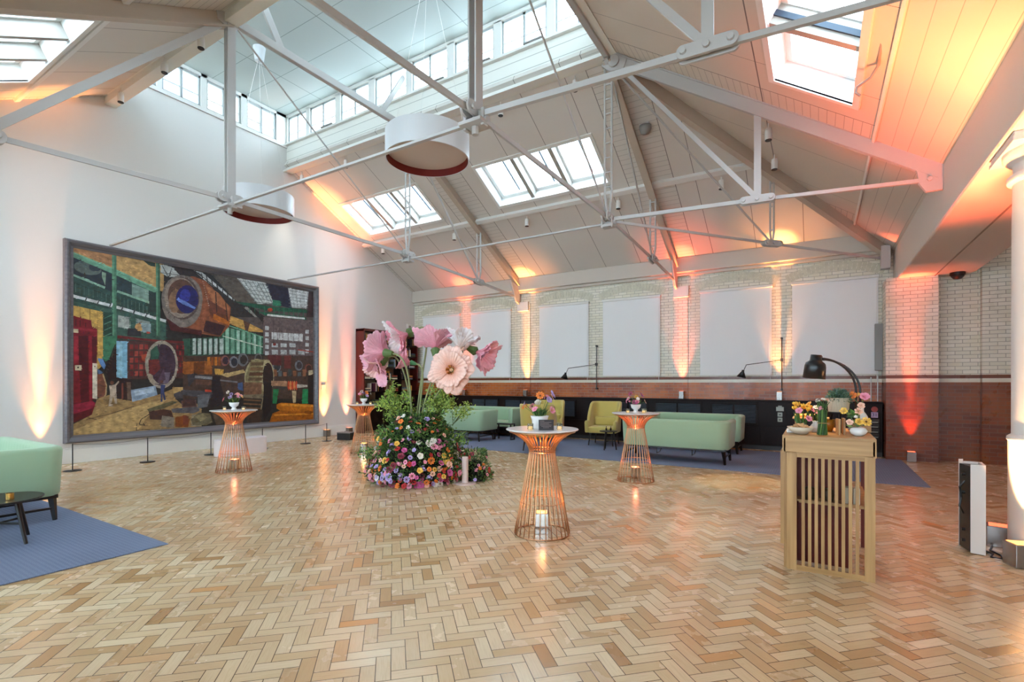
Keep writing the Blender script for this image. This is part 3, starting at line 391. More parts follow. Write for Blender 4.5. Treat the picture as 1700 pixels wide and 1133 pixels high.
# roller blinds, each hung over its window
bl = ['leftmost white roller blind, nearest the painting wall corner', 'white roller blind between the corner window and the amber uplight', 'white roller blind right of the amber uplight, behind the left swing arm lamp',
      'white roller blind right of the left swing arm lamp', 'white roller blind between the red uplight and the right swing arm lamp', 'rightmost white roller blind, behind the black heat lamp']
for k, (a, b) in enumerate(WIN):
    t = thing('roller_blind', bl[k], 'blind', (a, YB, 0), 0, 'roller blinds on the window wall'); W = b-a
    obj('fabric', B((0, -.045, 1.80), (W, -.04, 3.93)), BLIND, t)
    obj('cassette', B((-.02, -.08, 3.92), (W+.02, 0, 3.985)), WHITE, t, bevel=.01)
    obj('bottom_bar', B((0, -.05, 1.775), (W, -.035, 1.80)), WHITE, t)
    obj('pull_cord', MB().tube([(W-.03, -.07, 3.9), (W-.03, -.07, 1.62)], .004, 5), WHITE, t)
# arcade beams, ceilings of the aisles, hidden sides of the room
BEAM = mat('plastered beam', 'd8d0c6', .7)
mb = B((XA, -5, 3.74), (2.6, 12.9, 4.48)); mb.box((XA, -2.1, 3.74), (XL, -.95, 4.48)); mb.box((XA, 12.9, 3.76), (2.6, 13.7, 4.48))
struct('arcade_beam', mb, BEAM, bevel=.03)
struct('trim_4', B((1.98, -5, 3.725), (1.995, 12.9, 3.745)), mat('soffit joint', '9a8c7c', .6))
AISLE = mat('aisle ceiling', 'b9a08a', .7)
struct('ceiling_aisle', B((2.6, -5, 4.48), (5, 14, 4.7)).box((XL, -5, 4.48), (2.6, -2.1, 4.7)), AISLE)
struct('wall_right', B((5, -5.3, 0), (5.2, 14, 4.8)), PLASTER)
mb = B((XL-.35, -5.3, 0), (5, -5, .9)); mb.box((XL-.35, -5.3, 3.6), (5, -5, 4.8))
for a, b in ((XL-.35, -11.5), (-9.3, -8.3), (-6.1, -5.1), (-2.9, -1.9), (.3, 1.3), (3.5, 5)): mb.box((a, -5.3, .9), (b, -5, 3.6))
struct('wall_near', mb, PLASTER)
wn = 0
def window(mb, pane):
    global wn
    wn += 1; o = struct('window_%d' % wn, mb, WINF)
    obj('window_pane', pane, GLASS, o); return o
for a, b in ((-11.5, -9.3), (-8.3, -6.1), (-5.1, -2.9), (-1.9, .3), (1.3, 3.5)):  # unseen windows behind the camera, added to let daylight in
    m_ = MB()
    for x in (a, (a+b)/2-.03, b-.06): m_.box((x, -5.2, .9), (x+.06, -5.1, 3.6))
    for z in (.9, 2.2, 3.54): m_.box((a, -5.19, z), (b, -5.11, z+.06))
    window(m_, B((a, -5.16, .9), (b, -5.155, 3.6)))

# ---- sloping roof with skylight openings
def slope(name, m, fz, axis, cuts_a, cuts_b, holes, extra=()):
    """axis 'x': a runs along X and b along Y; axis 'y': the reverse"""
    mb = MB()
    def P(a, b): return (a, b, fz(b)) if axis == 'x' else (b, a, fz(b))
    for i in range(len(cuts_a)-1):
        for j in range(len(cuts_b)-1):
            a0, a1, b0, b1 = cuts_a[i], cuts_a[i+1], cuts_b[j], cuts_b[j+1]
            if any(h[0]-.01 <= a0 and a1 <= h[1]+.01 and h[2]-.01 <= b0 and b1 <= h[3]+.01 for h in holes): continue
            q = [P(a0, b0), P(a1, b0), P(a1, b1), P(a0, b1)]
            nrm = (Vector(q[1])-Vector(q[0])).cross(Vector(q[2])-Vector(q[0]))
            mb.poly(q if nrm.z < 0 else q[::-1])
    for q in extra:
        nrm = (Vector(q[1])-Vector(q[0])).cross(Vector(q[2])-Vector(q[0])); mb.poly(q if nrm.z < 0 else q[::-1])
    return struct(name, mb, m, solid=.12, soff=-1)
F1, F2 = (-11.95, -9.07, 9.87, 10.97), (-7.12, -4.13, 9.88, 10.98)
slope('ceiling_slope_far', SLX, zf, 'x', [XL-.1, F1[0], F1[1], F2[0], F2[1], -3.2], [8.42, 9.875, 10.975, 13.75],
      [(F1[0], F1[1], 9.875, 10.975), (F2[0], F2[1], 9.875, 10.975)],
      [[(-3.2, 8.42, zf(8.42)), (1.4, 13.75, 4.50), (1.0, 13.75, 4.76), (-3.2, 13.75, 4.78)]])
N1, N2 = (-11.45, -8.72, 1.85, 2.9), (-7.12, -4.13, 1.85, 2.9)
slope('ceiling_slope_near', SLX, zn, 'x', [XL-.1, N1[0], N1[1], N2[0], N2[1], -3.2], [-1.0, 1.85, 2.9, 4.53],
      [N1, N2], [[(-3.2, 4.53, zn(4.53)), (1.4, -.95, 4.45), (-3.2, -1.0, zn(-1.0))]])
R1, R2 = (5.36, 7.66, -.5, .39), (1.3, 3.55, -.5, .39)
slope('ceiling_slope_right', SLY, zr, 'y', [4.45, R1[0], R1[1], 8.5], [-3.2, -.5, .39, 1.42], [R1],
      [[(-3.2, 8.5, 7.56), (1.42, 8.5, zr(1.42)), (1.42, 13.75, 4.46)], [(-3.2, 4.45, 7.56), (1.42, 4.45, zr(1.42)), (1.42, -.95, 4.46)]])
# timber upstands: purlins and skylight surrounds
struct('trim_5', MB().beam((XL, 11.25, zf(11.25)-.05), (-.85, 11.25, zf(11.25)-.05), .12, .1, (0, SF, 1)).beam((XL, 8.47, 7.45), (-3.2, 8.47, 7.45), .14, .05), WHITE)
struct('trim_6', MB().beam((XL, 3.03, zn(3.03)-.02), (-3.9, 3.03, zn(3.03)-.02), .08, .05, (0, -SF, 1)).beam((.65, .5, zr(.65)-.02), (.65, 12.9, zr(.65)-.02), .035, .03, (SR, 0, 1)), WHITE)
SHAFT = mat('white skylight lining', 'eef0ee', .5); DIV = mat('grey rafter between skylights', 'a9a59d', .6); DARKB = mat('dark blue vent bar', '27394a', .5)
def skylight(h, fz, axis, n, sgn):
    """opening h=(a0,a1,b0,b1); sgn=+1 when the slope falls with growing b"""
    global wn
    a0, a1, b0, b1 = h
    sl = SF if axis == 'x' else SR; k = math.hypot(1, sl); nb = sl/k*sgn; nz = 1/k
    def P(a, b, t): return (a, b+nb*t, fz(b)+nz*t) if axis == 'x' else (b+nb*t, a, fz(b)+nz*t)
    def bx(mb, a, c, b, d, t0, t1):
        i0 = len(mb.v); mb.v += [P(a, b, t0), P(c, b, t0), P(c, d, t0), P(a, d, t0), P(a, b, t1), P(c, b, t1), P(c, d, t1), P(a, d, t1)]
        for q in ((0, 3, 2, 1), (4, 5, 6, 7), (0, 1, 5, 4), (1, 2, 6, 5), (2, 3, 7, 6), (3, 0, 4, 7)): mb.face([i0+i for i in q])
    wn += 1
    m = MB(); T = .36; e = .04; a0 += .005; a1 -= .005; b0 += .005; b1 -= .005
    bx(m, a0-e, a0, b0-e, b1+e, -.02, T); bx(m, a1, a1+e, b0-e, b1+e, -.02, T); bx(m, a0, a1, b0-e, b0, -.02, T); bx(m, a0, a1, b1, b1+e, -.02, T)
    o = struct('window_%d' % wn, m, SHAFT)
    W = (a1-a0)/n; fr = MB(); gl = MB(); dv = MB(); br = MB()
    for i in range(n):
        p, q = a0+i*W, a0+(i+1)*W; f = .07
        bx(fr, p+.01, p+f+.03, b0, b1, T-.12, T-.02); bx(fr, q-f, q-.01, b0, b1, T-.12, T-.02); bx(fr, p+f, q-f, b0, b0+f, T-.12, T-.02); bx(fr, p+f, q-f, b1-f, b1, T-.12, T-.02)
        bx(fr, p, q, b0, b1, T-.0, T+.01) if False else None
        bx(gl, p+.02, q-.02, b0+.02, b1-.02, T-.07, T-.065)
        if i: bx(dv, p-.05, p+.05, b0, b1, .02, T-.1)
        if sgn > 0 and axis == 'x': bx(br, p+W*.62, p+W*.62+.03, b0, b0+(b1-b0)*.86, T-.16, T-.12)
    if axis == 'y': bx(br, a0+W-.075, a0+W-.05, b0, b1, .1, .16)
    obj('window_frame', fr, SHAFT, o); obj('window_pane', gl, GLASS, o); obj('rafter', dv, DIV, o)
    obj('vent_bar', br, DARKB, o)
    rim = MB(); g = .07
    bx(rim, a0-g, a1+g, b0-g, b0, -.035, 0); bx(rim, a0-g, a1+g, b1, b1+g, -.035, 0); bx(rim, a0-g, a0, b0, b1, -.035, 0); bx(rim, a1, a1+g, b0, b1, -.035, 0)
    obj('surround', rim, WHITE, o)
for h in (F1, F2): skylight((h[0], h[1], 9.875, 10.975), zf, 'x', 3, 1)
for h in (N1, N2): skylight(h, zn, 'x', 3, -1)
skylight(R1, zr, 'y', 2, 1)
# ---- lantern (raised box with clerestory windows)
struct('ceiling_lantern', B((XL-.3, 4.2, 9.0), (-3.0, 8.7, 9.2)), CEIL)
mb = B((XL, 8.5, 7.44), (-3.2, 8.66, 8.18)); struct('wall_lantern_far', mb, BOARDS)
struct('wall_lantern_right', B((-3.2, 4.3, 7.44), (-3.05, 8.66, 8.18)), BOARDS)
struct('wall_lantern_near', B((XL, 4.3, 7.5), (-3.2, 4.45, 8.18)).box((XL, 4.36, 7.36), (-3.2, 4.56, 7.56)), BOARDS)
FW = [(-12.5, -11.7), (-11.55, -10.52), (-10.33, -9.31), (-9.1, -8.08), (-7.9, -6.87), (-6.68, -5.66), (-5.47, -4.44), (-4.26, -3.3)]
def cl_window(a, b, horiz, c, inward):
    """clerestory casement pair between a and b; c is the wall plane"""
    m_ = MB(); z0, z1 = 8.2, 8.93; mid = (a+b)/2
    def bb(mb, p, q, z_, z2, d0=0, d1=.06):
        if horiz: mb.box((p, c+d0*inward, z_), (q, c+d1*inward, z2))
        else: mb.box((c+d0*inward, p, z_), (c+d1*inward, q, z2))
    for p in (a, mid-.025, b-.04): bb(m_, p, p+(.05 if p != a and p < mid else .04), z0, z1)
    bb(m_, a, b, z0, z0+.045); bb(m_, a, b, z1-.045, z1); bb(m_, a, b, z0+.27, z0+.285, .02, .04)
    g = MB(); bb(g, a, b, z0, z1, .025, .03)
    return window(m_, g)
mb = MB(); pos = [XL]+[x for ab in FW for x in ab]+[-3.2]
for k in range(0, len(pos), 2):
    if pos[k+1]-pos[k] > .01: mb.box((pos[k], 8.48, 8.18), (pos[k+1], 8.6, 8.95)); mb.box((pos[k], 4.35, 8.18), (pos[k+1], 4.45, 8.95))
mb.box((XL, 8.48, 8.93), (-3.05, 8.62, 9.02)); mb.box((XL, 4.33, 8.93), (-3.05, 4.47, 9.02)); mb.box((XL, 8.42, 8.15), (-3.2, 8.62, 8.2)); mb.box((XL, 4.33, 8.15), (-3.2, 4.5, 8.2))
LWn = [(4.5, 5.31), (5.42, 6.25), (6.38, 7.23), (7.37, 8.2)]
pos = [4.3]+[x for ab in LWn for x in ab]+[8.6]
for k in range(0, len(pos), 2): mb.box((XL-.1, pos[k], 8.1), (XL+.01, pos[k+1], 9.0)); mb.box((-3.2, pos[k], 8.18), (-3.06, pos[k+1], 9.0))
mb.box((XL-.12, 4.3, 8.1), (XL+.04, 8.5, 8.19)); mb.box((XL-.1, 4.3, 8.93), (XL+.01, 8.5, 9.02)); mb.box((-3.2, 4.3, 8.93), (-3.06, 8.6, 9.02))
struct('trim_7', mb, WHITE)
for a, b in FW: cl_window(a, b, True, 8.52, 1)
for a, b in FW: cl_window(a, b, True, 4.42, -1)  # out of view on the near side, added for more daylight
for a, b in LWn: cl_window(a, b, False, XL-.03, -1)
for a, b in LWn: cl_window(a, b, False, -3.17, 1)  # out of view on the right side, also added for daylight
for k in (1, 4, 5, 6, 7):
    a, b = FW[k]
    t = tag(obj('window_opener', B((a+.55, 8.40, 8.205), (b-.05, 8.46, 8.235)), GREYM), 'grey slim window actuator on the sill of clerestory window', 'actuator', 'window actuators on the lantern sill')
# pale brick building seen through the left clerestory
nb = NT('pale outdoor brick', .8); q = nb.t.nodes.new('ShaderNodeTexBrick'); nb.put(q.inputs['Vector'], nb.comb(nb.y, nb.z)); q.inputs['Scale'].default_value = 1
q.inputs['Brick Width'].default_value = .3; q.inputs['Row Height'].default_value = .12; q.inputs['Mortar Size'].default_value = .02
for i, c in enumerate(('c9c2b4', 'aaa294', '7d776c')): q.inputs[i+1].default_value = (*lin(c), 1)
PALEB = nb.out(q.outputs[0])
bd = tag(obj('building', B((-17.4, -4, 0), (-17, 22, 14)), PALEB), 'pale brick building outside the left clerestory windows', 'building')
for y in (3, 7, 11): obj('window', B((-17.05, y, 9.6), (-16.97, y+1.3, 12.2)), mat('outdoor window glass', '8fb0cc', .1), bd)

# ---- iron column at the edge of the picture
t = MB(); CX, CY = 1.77, 6.23
prof = [(.295, 0), (.295, 1.06), (.305, 1.07), (.3, 1.10), (.272, 1.12), (.268, 3.0), (.262, 3.38), (.3, 3.40), (.305, 3.425), (.3, 3.45), (.262, 3.47), (.262, 3.55), (.29, 3.57), (.33, 3.61), (.335, 3.66)]
t.lathe(prof, (CX, CY, 0), 44); t.box((CX-.35, CY-.355, 3.66), (CX+.35, CY+.355, 3.70)); t.box((CX-.34, CY-.345, 3.70), (CX+.34, CY+.345, 3.742))
struct('column', t, mat('white painted cast iron', 'dedad4', .4), smooth=False, bevel=.004)
bpy.data.objects['column'].data.polygons.foreach_set('use_smooth', [len(p.vertices) == 4 and abs(p.normal.z) < .99 and abs(max(abs(p.normal.x), abs(p.normal.y))) < .9999 for p in bpy.data.objects['column'].data.polygons])

# ================================================================ STEELWORK
def ladder(mb, base, top, w_=.11, ax=(0, 1, 0), rungs=6):
    """two slim bars with rungs, pinched together at the foot"""
    b, t = Vector(base), Vector(top); A = Vector(ax)
    for s_ in (-1, 1):
        p1 = b.lerp(t, .14)+A*s_*w_/2; p2 = b.lerp(t, .96)+A*s_*w_/2
        mb.tube([tuple(b+A*s_*.02), tuple(p1), tuple(p2), tuple(t+A*s_*.03)], .021, 6)
    for i in range(rungs):
        c = b.lerp(t, .18+.74*i/(rungs-1)); mb.beam(tuple(c-A*w_/2), tuple(c+A*w_/2), .02, .02)
def plate(mb, c, d, L=.42, w_=.16, th=.03, gap=.06):
    """twin bolted eye plates along direction d"""
    c = Vector(c); d = Vector(d).normalized(); r = d.cross(Vector((0, 0, 1))).normalized(); u = r.cross(d)
    for s_ in (-1, 1):
        o = c+r*s_*gap/2; pts = []
        for k in range(24):
            a = 2*PI*k/24; x = math.cos(a)*w_/2+(L/2-w_/2)*(1 if math.cos(a) > 0 else -1); pts.append(tuple(o+d*x+u*math.sin(a)*w_/2))
        mb.prism(pts, tuple(r*s_*th))
    for x in (-(L/2-w_/2), 0, L/2-w_/2):
        mb.tube([tuple(c+d*x-r*(gap/2+th+.03)), tuple(c+d*x+r*(gap/2+th+.03))], .03, 8)
def ytruss(X, label, end_far=True):
    t = thing('roof_truss', label, 'roof truss', (X, 0, 0), 0, 'steel roof trusses')
    P, Q, Wf, Wn = (0, YP, ZT), (0, YQ, ZT), (0, YW, ZW), (0, 1.655, ZW); Ef, En = (0, 13.62, ZE), (0, -.93, ZE)
    Pt, Qt = (0, YP, ZTOP), (0, YQ, ZTOP)
    obj('tie_bar', MB().beam(Wn, P, .03, .065).beam(P, Q, .03, .065).beam(Q, Wf, .03, .065), STEEL, t)
    obj('tie_bar', MB().beam(Wf, Ef, .03, .07), STEEL, t); obj('tie_bar', MB().beam(Wn, En, .03, .07), STEEL, t)
    obj('top_beam', MB().beam(Pt, Qt, .1, .14), STEEL, t, bevel=.01)
    for s_, (a, b) in ((1, (8.45, 13.62)), (-1, (-.9, 4.5))):
        f = zf if s_ > 0 else zn
        m_ = MB().beam((0, a, f(a)-.13), (0, b, f(b)-.13), .05, .22, (0, SF*s_, 1)).beam((0, a, f(a)-.24), (0, b, f(b)-.24), .15, .025, (0, SF*s_, 1))
        obj('rafter', m_, RAFT, t)
    m_ = MB(); ladder(m_, (0, YQ, ZT+.05), (0, YQ, ZTOP), .13, (1, 0, 0), 9); obj('post', m_, STEEL, t)
    obj('post', MB().beam((-.045, YP, ZT), (-.045, YP, ZTOP), .02, .13, (0, 1, 0)).beam((.045, YP, ZT), (.045, YP, ZTOP), .02, .13, (0, 1, 0)), STEEL, t)
    m_ = MB(); ladder(m_, (0, YW, ZW+.05), (0, YW, zf(YW)-.2), .12, (1, 0, 0), 4); obj('post', m_, STEEL, t)
    m_ = MB(); ladder(m_, (0, 1.655, ZW+.05), (0, 1.655, zn(1.655)-.2), .12, (1, 0, 0), 4); obj('post', m_, STEEL, t)
    obj('strut', MB().beam(Qt, Wf, .02, .06), STEEL, t); obj('strut', MB().beam(Pt, Wn, .03, .1), STEEL, t)
    obj('brace_rod', MB().tube([Pt, Q], .016, 6), STEEL, t)
    obj('lantern_brace', MB().beam((0, 5.36, 7.5), (0, 4.5, 8.95), .05, .13, (0, 1, 1)), STEEL, t)
    obj('lantern_brace', MB().beam((0, 7.75, 7.5), (0, 8.42, 8.6), .05, .1, (0, 1, 1)), STEEL, t)
    for c, d in ((P, (0, 1, 0)), (Q, (0, 1, 0)), (Wf, (0, 1, -.06)), (Wn, (0, 1, .06))): m_ = MB(); plate(m_, c, d); obj('eye_plate', m_, STEEL, t, bevel=.004)
    m_ = MB(); m_.prism([(-.03, 13.63, 4.05), (-.03, 13.4, 4.15), (-.03, 13.05, 4.75), (-.03, 13.63, 4.6)], (.06, 0, 0)); obj('gusset', m_, STEEL, t)
    for yy in (YP-.05, YQ+.03):
        m_ = MB(); m_.prism([(-.04, yy-.2, ZTOP+.08), (-.04, yy+.2, ZTOP+.08), (-.04, yy+.16, ZTOP-.12), (-.04, yy, ZTOP-.2), (-.04, yy-.16, ZTOP-.12)], (.08, 0, 0))
        m_.tube([(-.08, yy, ZTOP-.05), (.08, yy, ZTOP-.05)], .05, 10); obj('gusset', m_, STEEL, t, bevel=.004)
    m_ = MB().beam((-.06, YP-.02, ZT-.13), (-.06, YP-.02, ZT+.12), .03, .18, (0, 1, 0)).box((-.15, YP-.12, ZT-.15), (.15, YP+.12, ZT-.11)).box((-.14, YP-.04, ZT-.17), (-.1, YP+.04, ZT+.02)).box((.1, YP-.04, ZT-.17), (.14, YP+.04, ZT+.02)).tube([(-.17, YP, ZT-.1), (.17, YP, ZT-.1)], .035, 8).tube([(0, YP, ZT-.24), (0, YP, ZT-.05)], .04, 8)
    obj('node_block', m_, STEEL, t, bevel=.006)
    m_ = MB().box((-.11, YQ-.09, ZT-.17), (.11, YQ+.09, ZT-.13)).box((-.11, YQ-.09, ZT-.05), (.11, YQ+.09, ZT-.01)).tube([(-.14, YQ, ZT-.09), (.14, YQ, ZT-.09)], .035, 8)
    for q in (-.09, .09): m_.tube([(q, YQ-.07, ZT-.19), (q, YQ-.07, ZT+.02)], .016, 6)
    obj('node_block', m_, STEEL, t)
    return t
ytruss(X1, 'off white steel roof truss nearer the painting wall, above the left ring pendant')
ytruss(X2, 'off white steel roof truss at the lantern right end, above the nearest cocktail table')
def xtie(Y, label):
    t = thing('cross_truss', label, 'roof truss', (0, Y, 0), 0, 'steel cross trusses over the hall'); z = ZT-.1
    obj('tie_bar', MB().beam((XL, 0, z), (X2, 0, z), .05, .03), STEEL, t)
    obj('tie_bar', MB().beam((X2, 0, ZT-.03), (X3, 0, ZW), .05, .06).beam((X3, 0, ZW), (1.25, 0, ZE), .04, .05), STEEL, t)
    k = .24
    obj('rafter', MB().beam((X2, 0, ZTOP-.02), (1.4, 0, 4.33+.04), .07, .2, (SR, 0, 1)).beam((X2, 0, ZTOP+.08), (1.4, 0, 4.33+.14), .12, .02, (SR, 0, 1)), STEEL, t)
    zt = ZTOP-SR*(X3-X2)-.0
    obj('post', MB().beam((X3, 0, ZW), (X3, 0, zt), .1, .02, (0, 1, 0)), STEEL, t)
    obj('strut', MB().beam((X2+.1, 0, ZTOP-.1), (X3, 0, ZW+.02), .03, .07), STEEL, t)
    m_ = MB(); plate(m_, (X3, 0, ZW), (1, 0, -.04), .5, .12); obj('eye_plate', m_, STEEL, t, bevel=.004)
    obj('gusset', MB().prism([(1.4, -.03, 4.13), (1.22, -.03, 4.13), (1.15, -.03, 4.25), (1.13, -.03, 4.4), (1.05, -.03, 4.6), (1.4, -.03, 4.42)], (0, .06, 0)).tube([(1.26, -.06, ZE), (1.26, .06, ZE)], .03, 8), STEEL, t, bevel=.004)
    obj('gusset', MB().prism([(X2-.12, -.05, ZTOP-.15), (X2+.05, -.05, ZTOP-.3), (X2+.3, -.05, ZTOP-.33), (X2+.38, -.05, ZTOP-.1), (X2+.1, -.05, ZTOP+.12)], (0, .1, 0)).tube([(X2+.12, -.08, ZTOP-.15), (X2+.12, .08, ZTOP-.15)], .1, 12), STEEL, t, bevel=.006)
    return t
xtie(YP, 'off white steel cross truss with its bolted plate nearest the camera'); xtie(YQ, 'off white steel cross truss from the painting wall over the flowers to the arcade beam')
t = thing('hip_rafter', 'off white hip rafter and tie running to the corner above the rightmost blind', 'rafter', (0, 0, 0))
def hipz(x, y): return zr(x)
obj('rafter', MB().beam((X2+.1, 8.65, 7.33), (1.33, 13.6, 4.42), .13, .24), RAFT, t)
obj('tie_bar', MB().beam((X2, YQ, ZT-.05), (X3, YW, ZW), .03, .045).beam((X3, YW, ZW), (1.25, 13.5, ZE), .03, .045), STEEL, t)
obj('strut', MB().tube([(X2, YQ, ZTOP-.1), (X3, YW, ZW)], .02, 6), STEEL, t)
m_ = MB(); ladder(m_, (X3, YW, ZW+.04), (X3, YW, 5.75), .1, (.7, -.7, 0), 3); obj('post', m_, STEEL, t)
m_ = MB(); plate(m_, (X3, YW, ZW), (1, .9, -.04), .42, .12); obj('eye_plate', m_, STEEL, t)
obj('gusset', MB().box((1.15, 13.3, 4.05), (1.32, 13.5, 4.55)), STEEL, t, bevel=.01)
# cylinder spotlights on the roof
SPOTW = mat('white spotlight body', 'e2e0da', .4)
def spot(i, x, y, z, lab, rz=0):
    t = thing('ceiling_spotlight', lab, 'spotlight', (x, y, z), rz, 'cylinder spotlights under the roof')
    obj('lamp_body', MB().lathe([(.05, -.19), (.055, -.18), (.055, -.04), (.05, -.03), (.05, 0)], k=16), SPOTW, t)
    obj('lamp_ring', MB().lathe([(.048, -.2), (.052, -.195), (.052, -.185), (.04, -.18)], k=16), BLACK, t)
    obj('bracket', MB().beam((0, 0, -.01), (0, 0, .09), .02, .02), SPOTW, t)
for i, (x, y) in enumerate([(-11.89, 11.44), (-9.0, 11.44), (-6.57, 11.44), (-4.06, 11.44), (-1.77, 11.44)]):
    spot(i, x, y, zf(y)-.07, ['cylinder spotlight under the purlin next to the painting wall', 'cylinder spotlight under the purlin above the poppies, second from the wall', 'cylinder spotlight under the purlin between the two skylights on the window side', 'cylinder spotlight under the purlin below the right end of the middle skylight', 'cylinder spotlight under the purlin on the far slope, rightmost of its row'][i])
for i, (x, y) in enumerate([(-12.2, 8.72), (-10.4, 8.72), (-7.37, 8.72), (-5.64, 8.72), (-3.95, 8.72)]):
    spot(i, x, y, zf(y)-.09, ['small spotlight under the lantern edge nearest the painting wall', 'small spotlight under the lantern edge, second from the painting wall', 'small spotlight under the lantern edge just left of the large ring pendant', 'small spotlight under the lantern edge just right above the large ring pendant', 'small spotlight under the lantern edge beside the hip corner'][i])
for i, (x, y) in enumerate([(-8.77, 4.36), (-10.02, 4.36), (-11.81, 4.36)]):
    spot(i, x, y, 7.36, ['spotlight on the near lantern edge beside the left truss head', 'spotlight on the near lantern edge, middle of three at top left', 'spotlight on the near lantern edge, lowest in the picture of three at top left'][i])
for i, (x, y) in enumerate([(-.7, 9.21), (-.7, 10.53)]): spot(i, x, y, zr(x)-.09, ['upper of two spotlights on the arcade slope behind the truss post', 'lower of two spotlights on the arcade slope behind the truss post'][i])
t = thing('loudspeaker', 'small round grey loudspeaker on the far roof slope left of the hip', 'loudspeaker', (-2.95, 9.9, zf(9.9)-.08))
obj('housing', MB().lathe([(.0, -.16), (.09, -.14), (.12, -.06), (.12, 0)], k=20), GREYM, t, smooth=True); obj('bracket', B((-.1, -.1, 0), (.1, .1, .02)), WHITE, t)
t = thing('security_camera', 'black dome security camera under the arcade beam', 'camera', (2.31, 12.8, 3.74))
obj('dome', MB().lathe([(0, -.14), (.06, -.13), (.1, -.08), (.11, -.05)], k=20), BLACK, t, smooth=True); obj('mount', MB().lathe([(.12, -.05), (.12, 0)], k=20), BLACK, t)
t = thing('window_crank', 'pale folded winding handle hanging beside the arcade skylight', 'handle', (.55, 6.62, 5.0))
obj('rod', MB().tube([(0, -.9, .1), (0, -.1, .02), (0, 0, 0)], .018, 8), GREYM, t); obj('grip', MB().tube([(0, 0, 0), (-.06, .1, -.06), (-.18, .16, -.1), (-.19, .16, -.16), (-.15, .17, -.2)], .014, 8), GREYM, t)
# ring pendants
PW = mat('silver white pendant shell', 'd5d8da', .35); PRED = mat('deep red pendant lining', '6a120a', .5); PDIF = mat('pale pendant diffuser', 'cdbcae', .5)
def pendant(x, y, z, lab, zc):
    t = thing('ring_pendant', lab, 'pendant lamp', (x, y, z), 0, 'drum pendants in the lantern'); r = .71
    obj('drum', MB().lathe([(r, 0), (r, .42), (r-.02, .42), (r-.02, 0), (r, 0)], k=72, caps=False), PW, t, smooth=False)
    obj('lining', MB().lathe([(r-.021, .002), (r-.021, .16)], k=72, caps=False), PRED, t)
    obj('diffuser', MB().lathe([(0, .13), (r-.025, .13), (r-.025, .15), (0, .15)], k=72), PDIF, t)
    obj('top_cap', MB().lathe([(0, .40), (r-.021, .40), (r-.021, .415), (0, .415)], k=48), PW, t)
    m_ = MB()
    for k in range(3):
        a = 2*PI*k/3+.4; m_.tube([(math.cos(a)*(r-.05), math.sin(a)*(r-.05), .41), (math.cos(a)*.03, math.sin(a)*.03, zc-z-.3)], .004, 4)
    obj('cable', m_, WHITE, t); obj('ceiling_cup', MB().lathe([(.05, zc-z-.32), (.09, zc-z-.3), (.13, zc-z-.01), (.13, zc-z)], k=20), PW, t)
pendant(-5.69, 6.5, 5.40, 'larger looking silver drum pendant with dark red lining, right of the two', 9.0)
pendant(-10.52, 6.45, 5.32, 'silver drum pendant nearer the painting wall, partly behind the truss node', 9.0)
# ================================================================ THE PAINTING
t = thing('framed_painting', 'huge oil painting of a turbine factory hall in a wide grey moulded frame', 'painting', (XL, 3.69, .40)); FL, FH = 5.79, 4.01
m_ = MB(); fw = .15
for s_ in range(4):
    prof = [(0, 0), (.10, 0), (.13, .03), (.12, .06), (.06, .11), (.05, fw), (0, fw)]
    cs = [(0, 0), (FL, 0), (FL, FH), (0, FH)]; sg = [(1, 1), (-1, 1), (-1, -1), (1, -1)]
    a, b = cs[s_], cs[(s_+1) % 4]; sa, sb = sg[s_], sg[(s_+1) % 4]; n0 = len(m_.v)
    for c_, s2 in ((a, sa), (b, sb)):
        for q, d in [(pq[1], pq[0]) for pq in prof]: m_.v.append((d, c_[0]+s2[0]*q, c_[1]+s2[1]*q))
    L = len(prof)
    for i in range(L-1): m_.face((n0+i, n0+i+1, n0+L+i+1, n0+L+i))
obj('picture_frame', m_, FRAME, t)
PAINT = tuple(it for it in PAINT); m_ = MB()
m_.box((.005, .12, .12), (.03, FL-.12, FH-.12), (.02, .02, .02))
for k, it in enumerate(PAINT):
    c, q = it[0], it[1:]
    x = .0305+k*6e-5; cc = tuple(v*.82 for v in lin(c))
    P = [(x, .135+q[i]/1000*(FL-.27), .135+q[i+1]/1000*(FH-.27)) for i in range(0, len(q), 2)]
    m_.poly(P, cc)
def inside(q, x, y):
    n = len(q)//2; r = False; j = n-1
    for i in range(n):
        xi, yi, xj, yj = q[2*i], q[2*i+1], q[2*j], q[2*j+1]
        if (yi > y) != (yj > y) and x < (xj-xi)*(y-yi)/(yj-yi)+xi: r = not r
        j = i
    return r
BBX = [(min(it[1::2]), max(it[1::2]), min(it[2::2]), max(it[2::2])) for it in PAINT]
